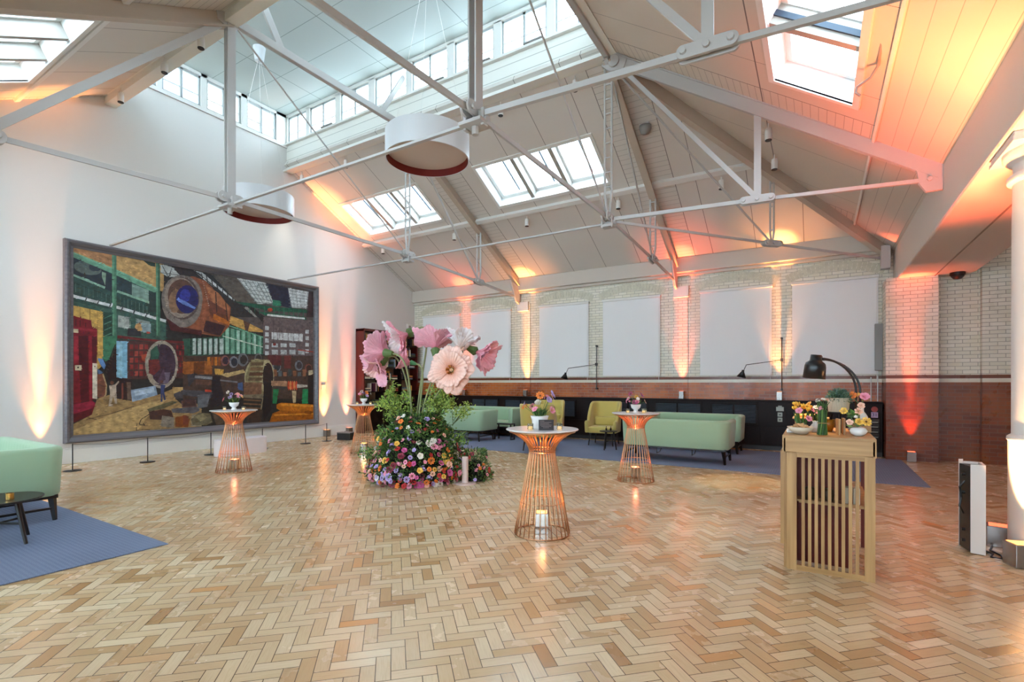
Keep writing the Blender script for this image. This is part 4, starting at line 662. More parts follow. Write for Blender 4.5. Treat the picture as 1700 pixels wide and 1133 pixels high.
for k in range(5200):                                               # loose brushwork over the flat areas
    u, v = R.uniform(8, 992), R.uniform(8, 992)
    for i in range(len(PAINT)-1, -1, -1):
        bb = BBX[i]
        if bb[0] < u < bb[1] and bb[2] < v < bb[3] and inside(PAINT[i][1:], u, v): break
    else: continue
    cc = lin(PAINT[i][0]); f_ = R.uniform(.4, 1.3); sh = R.uniform(-.02, .02); cc = (max(0, cc[0]*f_+sh), max(0, cc[1]*f_), max(0, cc[2]*f_-sh))
    L_, w2 = R.uniform(5, 20), R.uniform(2, 6); a_ = R.choice((0, PI/2, .5, -.4))+R.uniform(-.3, .3); sx = .7
    if bb[1]-bb[0] < 24 or bb[3]-bb[2] < 24: L_ *= .4; w2 *= .5
    if u < 600 and v < 230: a_ = R.uniform(-.1, .35)
    x = .0305+(len(PAINT)+k*.02)*6e-5; P = []
    for dx, dy in ((-1, -.5), (0, -1), (1, -.4), (.9, .6), (-.1, 1), (-1, .5)):
        ex, ey = dx*L_*.5, dy*w2*.5; U, V_ = u+(ex*math.cos(a_)-ey*math.sin(a_))*sx, v+ex*math.sin(a_)+ey*math.cos(a_); P.append((x, .135+max(0, min(1000, U))/1000*(FL-.27), .135+max(0, min(1000, V_))/1000*(FH-.27)))
    m_.poly(P, cc)
obj('canvas', m_, PAINTM, t)
tag(obj('wall_label', B((XL, 9.63, 1.40), (XL+.01, 9.78, 1.53)), mat('label card', 'd2cfca', .6)), 'small pale caption plaque on the wall right of the painting', 'plaque')
t = thing('wall_sensor', 'small white box sensor high on the wall beside the window corner', 'sensor', (XL, 13.3, 3.45)); obj('housing', B((0, -.1, 0), (.08, .12, .26)), WHITE, t, bevel=.015); obj('lens', B((.08, -.04, .05), (.09, .06, .2)), GREYM, t)

# ================================================================ LOW BARRIER AND WALL SIDE
pst = [3.5, 4.68, 5.9, 7.1, 8.29, 8.95]
pl = ['leftmost', 'second from left', 'third, left of the wire cocktail table', 'fourth, behind the white bench', 'second from right', 'rightmost']
for k, y in enumerate(pst):
    t = thing('barrier_post', 'short black barrier post in front of the painting, '+pl[k], 'barrier post', (-11.45, y, 0), 0, 'barrier posts under the painting')
    obj('post', MB().tube([(0, 0, .01), (0, 0, .49)], .009, 8), BLACK, t); obj('base', MB().lathe([(.13, 0), (.13, .012), (.02, .02)], k=24), BLACK, t)
    if k < 5:
        y2 = pst[k+1]; c = tag(obj('rope', MB().tube([(-11.45, y+(y2-y)*i/8, .475-.035*math.sin(PI*i/8)) for i in range(9)], .003, 5), BLACK), ['thin black cord between the first and second barrier posts', 'thin black cord between the second and third barrier posts', 'thin black cord between the third and fourth barrier posts', 'thin black cord between the fourth and fifth barrier posts', 'thin black cord between the two rightmost barrier posts'][k], 'cord')
# white bench
m_ = MB(); pts = []
for k in range(32):
    a = 2*PI*k/32; pts.append((math.cos(a)*.21, math.sin(a)*.21+(.36 if math.sin(a) > 0 else -.36), 0))
m_.prism(pts, (0, 0, .36)); t = thing('bench', 'low white rounded bench in front of the painting', 'bench', (-11.0, 6.32, 0), 0)
obj('seat', m_, mat('white laminate', 'e9dfe0', .35), t, bevel=.012)
t = thing('equipment_case', 'small black box on the floor in front of the bookcase end', 'box', (-11.15, 9.35, 0), .3)
obj('case_body', B((-.2, -.13, .02), (.2, .13, .22)), BLACK, t, bevel=.01); obj('handle', MB().tube([(-.06, 0, .22), (-.04, 0, .25), (.04, 0, .25), (.06, 0, .22)], .008, 6), GREYM, t); obj('lid', B((-.2, -.13, .20), (.2, .13, .23)), GREYM, t)

# ================================================================ BOOKCASE
BX0, BX1, BY0, BY1 = XL+.005, -12.2, 10.92, 13.42
t = thing('bookcase', 'tall dark red wooden bookcase in the corner beside the painting wall', 'bookcase', (0, 0, 0))
obj('side_panel', B((BX0, BY0, 0), (BX1, BY0+.05, 3.3)), REDW, t); obj('side_panel', B((BX0, BY1-.05, 0), (BX1, BY1, 3.3)), REDW, t)
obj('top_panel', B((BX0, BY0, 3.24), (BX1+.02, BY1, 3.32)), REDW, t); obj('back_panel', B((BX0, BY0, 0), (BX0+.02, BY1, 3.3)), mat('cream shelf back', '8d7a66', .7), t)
cw = (BY1-BY0)/3
for k in (1, 2): obj('divider', B((BX0, BY0+cw*k-.03, .9), (BX1-.01, BY0+cw*k+.03, 3.25)), DARKWOOD, t)
zs = [.92, 1.32, 1.72, 2.12, 2.52, 2.9]
for z in zs: obj('shelf', B((BX0, BY0+.05, z-.03), (BX1-.01, BY1-.05, z)), DARKWOOD, t)
for k in range(3):
    d = obj('cabinet_door', B((BX1-.03, BY0+.05+cw*k, .06), (BX1, BY0+cw*(k+1)-.03, .88)), DARKWOOD, t, bevel=.005); obj('knob', MB().lathe([(.0, 0), (.012, 0), (.012, .02), (0, .025)], (BX1+.01, BY0+cw*k+.12, .5), 8), GREYM, d)
bc = ['c9c2b4', 'a8432e', '2e3b52', '6e2a24', 'd8cdb0', '3c4a3a', '8a6a40', '1d1d22', 'b9b0a8', '5a2036', '7d8a94', 'c98a3a']
nb_ = 0
for si, z in enumerate(zs):
    for k in range(3):
        y = BY0+cw*k+.07; end = BY0+cw*(k+1)-.06
        while y < end-.05:
            h = R.uniform(.18, .3); th = R.uniform(.025, .05)
            if R.random() < .18: y += R.uniform(.06, .22); continue
            if R.random() < .22 and y+.24 < end:
                zz = z
                for q in range(R.randint(2, 4)):
                    th2 = R.uniform(.03, .05); o = obj('book', B((-12.45, y, zz+.001), (-12.24, y+.22, zz+th2-.001), lin(R.choice(bc))), BOOK); zz += th2
                    tag(o, 'book with a plain cover lying in a flat pile in the dark bookcase', 'book', 'books lying flat in the bookcase'); nb_ += 1
                y += .25; continue
            if nb_ > 250: y += .05; continue
            o = obj('book', B((-12.46, y, z+.001), (-12.24-R.uniform(0, .04), y+th, z+h), lin(R.choice(bc))), BOOK); tag(o, 'book with a plain spine standing upright in the dark bookcase', 'book', 'books standing in the bookcase'); nb_ += 1
            y += th+.002

# ================================================================ DADO CABINET ALONG THE WINDOW WALL
t = thing('radiator_cabinet', 'long low dark wood panelling with louvre grilles under the windows', 'cabinet', (0, 13.2, 0))
obj('carcass', B((-12.15, .012, .1), (1.17, .44, 1.14)), DARKWOOD, t); obj('ledge', B((-12.15, -.02, 1.14), (1.18, .44, 1.175)), DARKWOOD, t, bevel=.008)
obj('plinth', B((-12.15, .03, 0), (1.17, .44, .1)), BLACK, t)
GR = [(-11.9, -10.8), (-9.67, -8.61), (-8.4, -7.2), (-6.95, -5.95), (-4.95, -3.86), (-3.7, -2.5), (-2.29, -1.23)]
LOUV = mat('dark blue grey louvres', '4a5560', .35)
for a, b in GR:
    m_ = MB(); md = (a+b)/2
    for z in [.64+.034*i for i in range(13)]:
        for p, q in ((a+.03, md-.02), (md+.02, b-.03)): m_.beam((p, .0, z), (q, .0, z), .004, .03, (0, .8, .6))
    g = obj('grille', m_, LOUV, t); f = MB()
    for p in (a, md-.02, b-.04): f.box((p, -.018, .6), (p+.04, .015, 1.10))
    f.box((a, -.018, .58), (b, .015, .62)); f.box((a, -.018, 1.07), (b, .015, 1.10)); obj('grille_frame', f, DARKWOOD, g)
edges = [-12.1]+[x for ab in GR for x in ab]+[-1.0, .1, 1.1]
for i in range(len(edges)-1):
    pass
for k, (a, b) in enumerate([(-12.1, -9.75), (-9.7, -7.15), (-7.1, -5.05), (-5.0, -2.42), (-2.38, -1.15), (-1.1, .05), (.1, 1.13)]):
    obj('lower_panel', B((a+.02, -.01, .12), (b-.02, .012, .54)), DARKWOOD, t, bevel=.005)
SCK = mat('brushed socket plate', '8c8f86', .4, .3)
t = thing('control_panel', 'row of grey thermostat and socket plates on the dark panelling left of the bar', 'socket plates', (-.76, 13.19, .6))
m_ = B((-.12, -.012, .0), (.12, .0, .5)); obj('back_board', m_, DARKWOOD, t)
obj('socket_plate', B((-.08, -.025, .33), (.08, -.012, .43)).box((-.04, -.03, .43), (.04, -.012, .46)), SCK, t, bevel=.004)
for z in (.2, .08): s_ = obj('socket_plate', B((-.05, -.025, z), (.05, -.012, z+.1)), SCK, t, bevel=.004); obj('socket_slot', B((-.022, -.028, z+.035), (.022, -.024, z+.06)), BLACK, s_)
t = thing('fire_call_panel', 'red fire call point, small sign and stacked sockets at the right end of the panelling', 'socket plates', (1.03, 13.19, .4))
obj('call_point', MB().lathe([(.0, -.03), (.055, -.02), (.06, 0)], k=16), mat('red plastic', '9c2b22', .4), t)
bpy.data.objects['call_point'].location = (0, 0, .62); bpy.data.objects['call_point'].rotation_euler = (PI/2, 0, 0)
sg = obj('sign', B((-.06, -.012, .44), (.06, 0, .56)), mat('lilac sign plate', 'b9a3c4', .5), t)
def text(s, size, loc, rot, m, parent, name='lettering', ext=.001, align='CENTER'):
    c = bpy.data.curves.new(name, 'FONT'); c.body = s; c.size = size; c.extrude = ext; c.align_x = align; c.align_y = 'CENTER'
    o = bpy.data.objects.new(name, c); COL.objects.link(o); c.materials.append(m); 
    me = bpy.data.meshes.new_from_object(o.evaluated_get(bpy.context.evaluated_depsgraph_get())); bpy.data.objects.remove(o); o = bpy.data.objects.new(name, me); COL.objects.link(o)
    if not me.materials: me.materials.append(m)
    o.location = loc; o.rotation_euler = rot; o.parent = parent; return o
text('31', .1, (0, -.014, .5), (PI/2, 0, 0), mat('dark violet ink', '2b2048', .5), sg)
for z in (.33, .23, .12, .01): s_ = obj('socket_plate', B((-.08, -.02, z), (.08, 0, z+.085)), mat('dark bronze plate', '2e2823', .35, .5), t, bevel=.003); obj('socket_rim', B((-.06, -.024, z+.005), (.06, -.018, z+.02)), SCK, s_)
# swing arm lamps
def swing(x, ax, lab, h):
    t = thing('swing_arm_lamp', lab, 'wall lamp', (x, YB-.03, 0), 0, 'black swing arm lamps between the blinds')
    obj('wall_rail', MB().tube([(0, -.05, 1.42), (0, -.05, 2.66)], .012, 8), BLACK, t)
    for z in (1.43, 2.66): obj('rail_end', MB().tube([(0, .02, z), (0, -.075, z)], [.026, .026], 10), BLACK, t)
    e = (-.63+ax, -.62, h-.06); obj('arm', MB().tube([(0, -.07, h+.06), e], .009, 6), BLACK, t); obj('clamp', B((-.026, -.1, h+.02), (.026, -.03, h+.1)), BLACK, t)
    s2 = (e[0]-.08, e[1]-.04, h-.25); obj('forearm', MB().tube([e, s2], .008, 6), BLACK, t)
    m_ = MB().lathe([(.028, .07), (.03, .03), (.11, -.11), (.105, -.11), (.02, .03)], k=20); o = obj('lamp_shade', m_, BLACK, t, smooth=True); o.location = s2; o.rotation_euler = (0, .25, 0)
swing(-5.47, 0, 'black swing arm wall lamp left of the fourth roller blind', 2.07)
swing(-.745, -.08, 'black swing arm wall lamp left of the rightmost roller blind', 2.08)
t = thing('column_speaker', 'slim grey column loudspeaker mounted at the right edge of the rightmost blind', 'loudspeaker', (1.13, 13.6, 1.86))
obj('cabinet', B((-.07, -.12, 0), (.07, -.01, 1.03)), GREYM, t, bevel=.01); obj('bracket', B((-.03, -.02, .4), (.03, .06, .6)), BLACK, t)
for x, z1, lab in ((1.0, 1.72, 'thin white cable conduit below the rightmost blind, left of the pair'), (1.12, 1.86, 'white cable conduit rising to the grey column loudspeaker')): tag(obj('cable_conduit', MB().tube([(x, YB-.02, 1.18), (x, YB-.02, z1)], .011, 8), WHITE), lab, 'conduit')

# ================================================================ UPLIGHTERS
AMB, RED, SAL = (1, .36, .10), (1, .13, .05), (1, .24, .12)
UPB = mat('uplighter housing', '8f8a86', .25, .8)
def uplight(x, y, z, col, lab, e=60, ang=26, aim=(0, 0, 1), s=.075, h=.2, emit=2.5, core=0, rz=0.0):
    t = thing('uplighter', lab, 'uplighter', (x, y, z), rz, 'battery uplighters washing the walls')
    obj('housing', B((-s, -s, .0), (s, s, h)), UPB, t, bevel=.006)
    c = 'ff%02x%02x' % (int(255*col[1]**.45), int(255*col[2]**.45))
    obj('lens', B((-s*.8, -s*.8, h), (s*.8, s*.8, h+.004)), mat('glowing lens '+c, c, .4, emit=c, es=emit), t)
    light('uplight_beam', 'SPOT', (0, 0, h+.02), e, col, t, .02, ang, 1, aim)
    if core: light('uplight_core', 'SPOT', (0, 0, h+.02), core, col, t, .02, 15, 1, aim)
    return t
uplight(XL+.12, 3.36, 0, AMB, 'amber uplighter on the floor behind the left sofa', 600, 40, (-.005, -.0, 1), core=5000)
uplight(XL+.14, 9.72, 0, AMB, 'amber uplighter on the floor at the right end of the painting', 900, 40, (-.005, 0, 1), core=6500)
uplight(XL+.14, 10.55, 0, SAL, 'salmon uplighter on the floor beside the bookcase', 800, 40, (-.005, 0, 1), core=4500)
uplight(-10.2, 13.5, 1.175, RED, 'red uplighter on the panelling ledge behind the poppies', 500, 44, (0, -.005, 1), s=.06, core=3000)
uplight(-7.8, 13.49, 1.175, AMB, 'amber uplighter on the panelling ledge between the second and third blinds', 550, 44, (0, -.005, 1), s=.06, core=3400)
uplight(-3.06, 13.49, 1.175, RED, 'red uplighter on the panelling ledge between the fourth and fifth blinds', 650, 44, (0, -.005, 1), s=.06, core=3600)
uplight(-.79, 13.48, 1.175, AMB, 'amber uplighter on the panelling ledge left of the rightmost blind', 550, 44, (0, -.005, 1), s=.06, core=3400)
uplight(1.60, 12.78, 0, RED, 'red uplighter at the foot of the brick pier right of the rug', 400, 44, (0, .0, 1), core=3500)
uplight(1.49, 5.96, 0, (1, .42, .12), 'mirror sided amber uplighter nearest the camera at the foot of the column', 1500, 36, (-.085, -.03, 1), .085, .2, rz=.3)
uplight(1.49, 6.60, 0, RED, 'mirror sided red uplighter behind the amber one beside the column', 2400, 60, (0, .15, 1), .085, .2, rz=-.2)
light('column_fill', 'SPOT', (1.42, 5.90, .24), 1300, (1, .5, .2), None, .03, 50, 1, (.15, .14, 1))  # extra spot without its own fixture, added to brighten the column shaft
light('track_spot', 'SPOT', (-.72, 10.4, 5.6), 700, (1, .72, .3), None, .04, 16, .5, (-.33, -1.7, -5.6))
light('painting_spot', 'SPOT', (-11.9, 8.6, 7.2), 110, (1, .93, .75), None, .04, 34, 1, (-.22, -.1, -.75))
t = thing('light_box', 'upright white panel with a black cabled back on the floor before the column', 'light panel', (1.24, 6.22, 0))
obj('white_panel', MB().prism([(-.04, -.07, .01), (.06, -.1, .01), (.085, .15, .01), (.06, .16, .01), (.05, -.06, .01)], (0, 0, .82)).prism([(-.085, .145, .01), (-.085, .135, .01), (-.05, .15, .01), (-.05, .16, .01)], (0, 0, .84)).prism([(-.05, .15, .8), (.06, .15, .8), (.06, .16, .8), (-.05, .16, .8)], (0, 0, .03)), mat('satin white panel', 'e4ded8', .4), t)
obj('back_panel', MB().prism([(-.044, -.066, .02), (.045, -.05, .02), (.05, .13, .02), (-.08, .138, .02)], (0, 0, .79)), BLACK, t)
m_ = MB(); m_.tube([(-.06, .03, .66), (-.1, .02, .6), (-.085, .03, .5), (-.1, .02, .42), (-.07, .03, .35)], .008, 6)
for z in (.72, .55, .2, .1): m_.tube([(-.05, .03, z), (-.085, .03, z)], .016, 8)
obj('cable', m_, BLACK, t)
tag(obj('power_cable', MB().tube([(1.33, 6.3, .01), (1.36, 6.18, .02), (1.33, 6.1, .01), (1.4, 6.05, .02), (1.42, 6.2, .01), (1.38, 6.35, .01), (1.42, 6.48, .02)], .009, 6), BLACK), 'black power cable looping between the two column uplighters', 'cable')

# ================================================================ RUGS
for nm, a, b, lab in (('rug', (-10.3, 9.72), (1.45, 12.86), 'long blue woven rug under the mint sofas along the window wall'), ('rug', (-13, -1.2), (-5.42, 2.39), 'blue woven rug under the left sofa at the picture edge')):
    a = (max(a[0], XL+.1), a[1]); tag(obj(nm, B((a[0], a[1], 0.001), (b[0], b[1], .012)), RUG, bevel=.003), lab, 'rug')

# ================================================================ UPHOLSTERED SEATS
def ushell(W, D, t, z0, ztop, rc, m_out=0, tuft=0, lean=0, ns=72, fl=.0):
    """U-shaped upholstered shell open to -y; ztop is a height or a function of the path parameter"""
    path = []; x, y = W/2, D/2; segs = [((-x, -y), (-x, y-rc))]
    L1 = D-rc; LA = PI*rc/2; L2 = W-2*rc; T = 2*L1+2*LA+L2
    def at(s):
        s *= T
        if s < L1: return (-x, -y+s), (1, 0)
        s -= L1
        if s < LA: a = s/rc; return (-x+rc-rc*math.cos(a), y-rc+rc*math.sin(a)), (math.cos(a), -math.sin(a))
        s -= LA
        if s < L2: return (-x+rc+s, y), (0, -1)
        s -= L2
        if s < LA: a = s/rc; return (x-rc+rc*math.sin(a), y-rc+rc*math.cos(a)), (-math.sin(a), -math.cos(a))
        s -= LA; return (x, y-rc-s), (-1, 0)
    mb = MB(); n = ns; rows = []
    for i in range(n+1):
        s = i/n; (px, py), (nx, ny) = at(s); zt = ztop(s) if callable(ztop) else ztop; row = []
        def pt(d, z):
            k = (z-z0)/(.9-z0+1e-6); return (px+nx*d-nx*fl*k*0+(-nx*fl*k), py+ny*d-ny*fl*k+lean*max(0, z-.45)*max(0, -ny), z)
        for z in (z0, z0+.02, zt-.05): row.append(pt(0.012 if z == z0 else 0, z))
        for k in range(1, 5):
            a = PI*k/5; row.append(pt(t/2-t/2*math.cos(a), zt-.05+.05*math.sin(a)*1.0))
        for k in range(9):
            z = zt-.05-(zt-.05-z0)*k/8; d = t
            if tuft and 0 < k < 6 and abs(nx) < .9: d += tuft*(abs(math.sin(PI*(s*tuftn+(.5 if k % 2 else 0))))**.5-.6)
            row.append(pt(d, z))
        rows.append(row)
    m = len(rows[0]); b0 = len(mb.v)
    for r_ in rows: mb.v += r_
    for i in range(n):
        for j in range(m-1): a = b0+i*m+j; mb.face((a, a+1, a+m+1, a+m))
    mb.face([b0+j for j in range(m)][::-1]); mb.face([b0+n*m+j for j in range(m)])
    return mb
tuftn = 34
def sofa(W=2.1, D=.85):
    t = thing('sofa', 'x', 'sofa', (0, 0, 0))
    obj('backrest', ushell(W, D, .13, .30, .86, .2, tuft=.02, fl=.03, ns=140), MINT, t, smooth=True)
    obj('seat', B((-W/2+.12, -D/2+.02, .31), (W/2-.12, D/2-.12, .46)), MINT, t, bevel=.035, seg=3, smooth=False)
    m_ = MB().box((-W/2+.05, -D/2+.06, .265), (W/2-.05, D/2-.05, .305)); obj('base_frame', m_, LEG, t)
    for x in (-W/2+.1, W/2-.1):
        for y in (-D/2+.12, D/2-.09): obj('leg', MB().tube([(x*1.0, y, .27), (x*1.03, y*1.05, .012)], [.04, .022], 4), LEG, t)
        obj('stretcher', MB().beam((x*1.02, -D/2+.12, .15), (x*1.02, D/2-.1, .15), .02, .025), LEG, t)
    m_ = MB()
    for x in (-W/6, W/6): m_.tube([(x, -D/2+.2, .27), (x, 0, .14), (x, D/2-.2, .14), (x, D/2-.2, .27)], .01, 6)
    obj('under_rail', m_, LEG, t); return t
s0 = sofa(); s0.location = (-2.5, 10.60, 0); s0.rotation_euler = (0, 0, PI); s0['label'] = 'mint green sofa with its rounded back to the camera, right of the middle cocktail table'; s0['group'] = 'mint green sofas'
dup(s0, (-2.5, 12.3, 0), 0, 'mint green buttoned sofa against the panelling, facing the one at the middle table')
dup(s0, (-8.55, 12.62, 0), 0, 'mint green buttoned sofa against the panelling, right of the poppies')
dup(s0, (-8.72, 11.26, 0), PI, 'mint green sofa with its back to the camera, just behind the flower mound')
dup(s0, (-8.44, 1.77, 0), 0, 'mint green sofa at the left picture edge on the second rug')
for o in bpy.data.objects:
    if o.get('category') == 'sofa': o['group'] = 'mint green sofas'
def chair():
    t = thing('wing_chair', 'x', 'armchair', (0, 0, 0)); W, D = .78, .74
    def zt(s):
        q = abs(s-.5)*2; return .64 if q > .78 else (.64+.47*(1-((q-.42)/.36))**.6 if q > .42 else 1.11)
    tt = globals().get('tuftn')
    obj('backrest', ushell(W, D, .075, .34, zt, .2, lean=.22, fl=.02, ns=80), YELLOW, t, smooth=True)
    obj('seat', B((-W/2+.07, -D/2-.01, .33), (W/2-.07, D/2-.1, .49)), YELLOW, t, bevel=.04, seg=3)
    obj('lumbar_cushion', B((-W/2+.1, D/2-.2, .48), (W/2-.1, D/2-.06, .72)), YELLOW, t, bevel=.05, seg=3)
    for x in (-.27, .27):
        for y in (-.28, .28): obj('leg', MB().tube([(x, y, .345), (x*1.15, y*1.12, .013)], [.024, .014], 8), LEG, t)
    return t
c0 = chair(); c0.location = (-4.68, 12.1, 0); c0.rotation_euler = (0, 0, .12); c0['label'] = 'mustard wing chair facing the room, left of the middle cocktail table'; c0['group'] = 'mustard wing chairs'
dup(c0, (-5.62, 10.38, 0), PI+.25, 'mustard wing chair with its back to the camera, behind the nearest cocktail table', 'mustard wing chairs')
dup(c0, (-6.35, 12.3, 0), .35, 'mustard wing chair mostly hidden behind the one turned away', 'mustard wing chairs')
# small black tables
def rtable(x, y, h, r, lab, legs=3, rz=0):
    t = thing('side_table', lab, 'side table', (x, y, .012), rz, 'round black side tables')
    obj('tabletop', MB().lathe([(r-.01, h-.022), (r, h-.014), (r, h-.004), (r-.006, h)], k=40), LEG, t)
    for k in range(legs):
        a = 2*PI*k/legs; c, s_ = math.cos(a), math.sin(a); obj('leg', MB().tube([(c*r*.55, s_*r*.55, h-.02), (c*r*.86, s_*r*.86, 0)], [.019, .015], 8), LEG, t)
    m_ = MB()
    for k in range(legs): a = 2*PI*k/legs; m_.beam((0, 0, h*.45), (math.cos(a)*r*.72, math.sin(a)*r*.72, h*.45), .014, .02)
    obj('stretcher', m_, LEG, t); return t
rtable(-6.83, 1.52, .44, .33, 'round black coffee table in front of the left sofa with a gold tea light', 4, .5)
rtable(-4.22, 11.22, .45, .21, 'small round black table beside the front facing mustard chair', 3, .3)
t = thing('coffee_table', 'low black framed table between the two left mint sofas', 'side table', (-7.45, 11.75, .012))
obj('tabletop', B((-.3, -.1, .42), (.25, .12, .45)), LEG, t); obj('frame', MB().box((.22, -.1, 0), (.25, -.07, .42)).box((.22, .09, 0), (.25, .12, .42)).box((-.3, -.1, 0), (-.27, -.07, .42)).box((.22, -.07, .0), (.25, .09, .025)).box((-.3, .09, 0), (-.27, .12, .42)), BLACK, t)
GOLD = mat('gold mirror glass', 'c9a25a', .15, .9); WAX = mat('candle wax glow', 'ffe9c0', .5, emit='ffcf8a', es=1.2)
CLG = mat('clear candle glass', 'e6efe6', .05, trans=.9)
def tealight(x, y, z, lab, m=None, group='tea lights'):
    t = thing('tea_light', lab, 'candle', (x, y, z), 0, group)
    obj('glass_holder', MB().lathe([(.028, .0), (.031, .004), (.031, .065), (.027, .065), (.026, .008), (.0, .008)], k=20), m or CLG, t); obj('candle', MB().lathe([(.0, .008), (.022, .008), (.022, .035), (0, .035)], k=14), WAX, t)
tealight(-6.66, 1.56, .453, 'gold glass tea light on the round coffee table at the left', GOLD)
for dx, lab in ((-.05, 'small dark bottle on the side table, left of two'), (.06, 'small dark bottle on the side table, right of two')):
    tag(obj('bottle', MB().lathe([(.02, 0), (.022, .05), (.008, .07), (.008, .1), (.0, .1)], (-4.22+dx, 11.2, .464), 12), DARKWOOD), lab, 'bottle')

# ================================================================ FLOWERS
def leafmesh(mb, p, d, n_, L, w_, col):
    d = Vector(d).normalized(); n_ = Vector(n_); s_ = d.cross(n_)
    if s_.length < .01: s_ = d.cross(Vector((1, 0, 0)))
    s_.normalize(); u = s_.cross(d); p = Vector(p); i = len(mb.v)
    mb.v += [tuple(p), tuple(p+d*L*.5+s_*w_*.5+u*L*.08), tuple(p+d*L-u*L*.1), tuple(p+d*L*.5-s_*w_*.5+u*L*.08), tuple(p+d*L*.5)]
    mb.face((i, i+1, i+4), col); mb.face((i+1, i+2, i+4), col); mb.face((i+2, i+3, i+4), col); mb.face((i+3, i, i+4), col)
def rv():
    while True:
        v = Vector((R.uniform(-1, 1), R.uniform(-1, 1), R.uniform(-1, 1)))
        if .01 < v.length < 1: return v.normalized()
def petal(mb, a0, wid, L, op, c0, c1, ruf=.06, nu=7, nv=8, cup=1.0, tw=0):
    """one curved, ruffled petal around +z; op 0 closed to 1 flat"""
    ph = R.uniform(0, 6); k = R.uniform(1.2, 2.2); k2 = R.uniform(7, 10); lop = R.uniform(-.12, .12)
    def f(u, v):
        v = v*2-1; ph_ = math.radians(8+op*82)*(u**.45 if op > .6 else u**.7)
        uu = u*(1-.16*u*abs(v)**3)*(1+lop*v*u)
        rad = L*(uu*math.sin(ph_)) if op > .3 else L*(.55*math.sin(u*PI*.75)*(.5+op))
        z = L*uu*math.cos(ph_*.95)*cup+(0.08*L*(u**3) if op > .6 else 0)
        az = a0+v*wid*(.3+.7*u**.5)*(1-.12*u**4)+tw*u
        r2 = ruf*L*u*u; rad += r2*math.sin(k*PI*v+ph)*.7; z += r2*math.cos(1.6*k*v+ph)*1.1+ruf*.2*L*u*math.sin(k2*v*PI+ph*2)*(.4+u)
        return (rad*math.cos(az), rad*math.sin(az), z)
    def col(u, v):
        q = max(0, min(1, u*1.25-.1)); j = R.uniform(-.03, .03); return tuple(max(0, c0[i]*(1-q)+c1[i]*q+j) for i in range(3))
    mb.grid(f, nu, nv, col)
def frame_to(axis, origin, roll=0, s_=1):
    q = Vector(axis).normalized().to_track_quat('Z', 'Y').to_matrix().to_4x4()
    return Matrix.Translation(Vector(origin)) @ q @ Matrix.Rotation(roll, 4, 'Z') @ Matrix.Scale(s_, 4)
def blossom(kind, c0, c1):
    """small flower of radius about 1 around +z"""
    mb = MB()
    if kind == 'rose':
        for L, op, n in ((.95, .85, 5), (.8, .62, 5), (.62, .35, 4), (.4, .15, 3)):
            for k in range(n): petal(mb, 2*PI*k/n+L*3, .75, L, op, c0, c1, .05, 3, 4)
    elif kind == 'daisy':
        for k in range(9): petal(mb, 2*PI*k/9, .36, 1, .92, c0, c1, .04, 3, 2)
        mb.lathe([(.0, .22), (.18, .2), (.26, .08), (.22, 0)], k=8, col=lin('5a3a12'))
    elif kind == 'spray':
        for k in range(14):
            d = rv(); d.z = abs(d.z)*.8; o = d*.8; m2 = MB()
            for j in range(5): petal(m2, 2*PI*j/5, .5, .36, .8, c0, c1, .03, 2, 2)
            mb.add(m2, frame_to(d+Vector((0, 0, .3)), o, R.random()*6))
    else:
        for k in range(6): petal(mb, 2*PI*k/6, .55, 1, .72, c0, c1, .08, 3, 3)
        for k in range(5): a = 2*PI*k/5; mb.tube([(0, 0, .1), (.12*math.cos(a), .12*math.sin(a), .6)], .03, 4, lin('c9a040'))
    return mb
PC = {'pink': ('c9506e', 'f0a0b8'), 'red': ('8c1220', 'd03a3a'), 'orange': ('c8541c', 'f08a3a'), 'yellow': ('c88a1c', 'f2c45a'), 'lilac': ('7a62a8', 'b8a6d8'), 'peach': ('d88a6a', 'f4c8b0'), 'magenta': ('8a1e50', 'd0609a'), 'white': ('e0d6b8', 'f4efe8'), 'wine': ('4a1020', '8a2a40')}
BLM = {}
def blm(kind, c):
    k = (kind, c)
    if k not in BLM: a, b = PC[c]; BLM[k] = blossom(kind, lin(a), lin(b))
    return BLM[k]
BLME = {}
def blme(kind, c):
    k = (kind, c)
    if k not in BLME: BLME[k] = blm(kind, c).mesh('blossom', PETAL)
    return BLME[k]
def put_blossom(parent, kind, c, p, d, s_):
    o = bpy.data.objects.new('blossom', blme(kind, c)); COL.objects.link(o); o.parent = parent
    o.matrix_local = frame_to(d, p, R.random()*6, s_); return o
greens = [lin(c) for c in ('2f4f22', '3f6a2c', '55803a', '24401c', '6c9444', '3a5c34', '7a8f4c')]
FM = Vector((-5.62, 6.18, 0))
t = thing('flower_mound', 'large mound of mixed meadow flowers and foliage on the parquet floor', 'flower arrangement', FM)
def mr(z): return .66+.75*z if z < .16 else (.80-(z-.16)*.42 if z < .7 else .573-(z-.7)*.75)
obj('planter', MB().lathe([(.62, .0), (.64, .1), (.52, .5), (.36, .85), (.2, 1.0), (0, 1.02)], k=28), mat('black floral foam cover', '0d120b', .9), t)
m_ = MB()
for k in range(9500):
    z = R.random()**.85*1.08; a = R.uniform(0, 2*PI); r_ = max(.05, mr(z))*R.uniform(.74, 1.07)*(1+.08*math.sin(5*a+z*6))
    p = (r_*math.cos(a), r_*math.sin(a), z); d = Vector((math.cos(a), math.sin(a), .5))+rv()*.9
    leafmesh(m_, p, d, rv(), R.uniform(.03, .075), R.uniform(.014, .032), R.choice(greens))
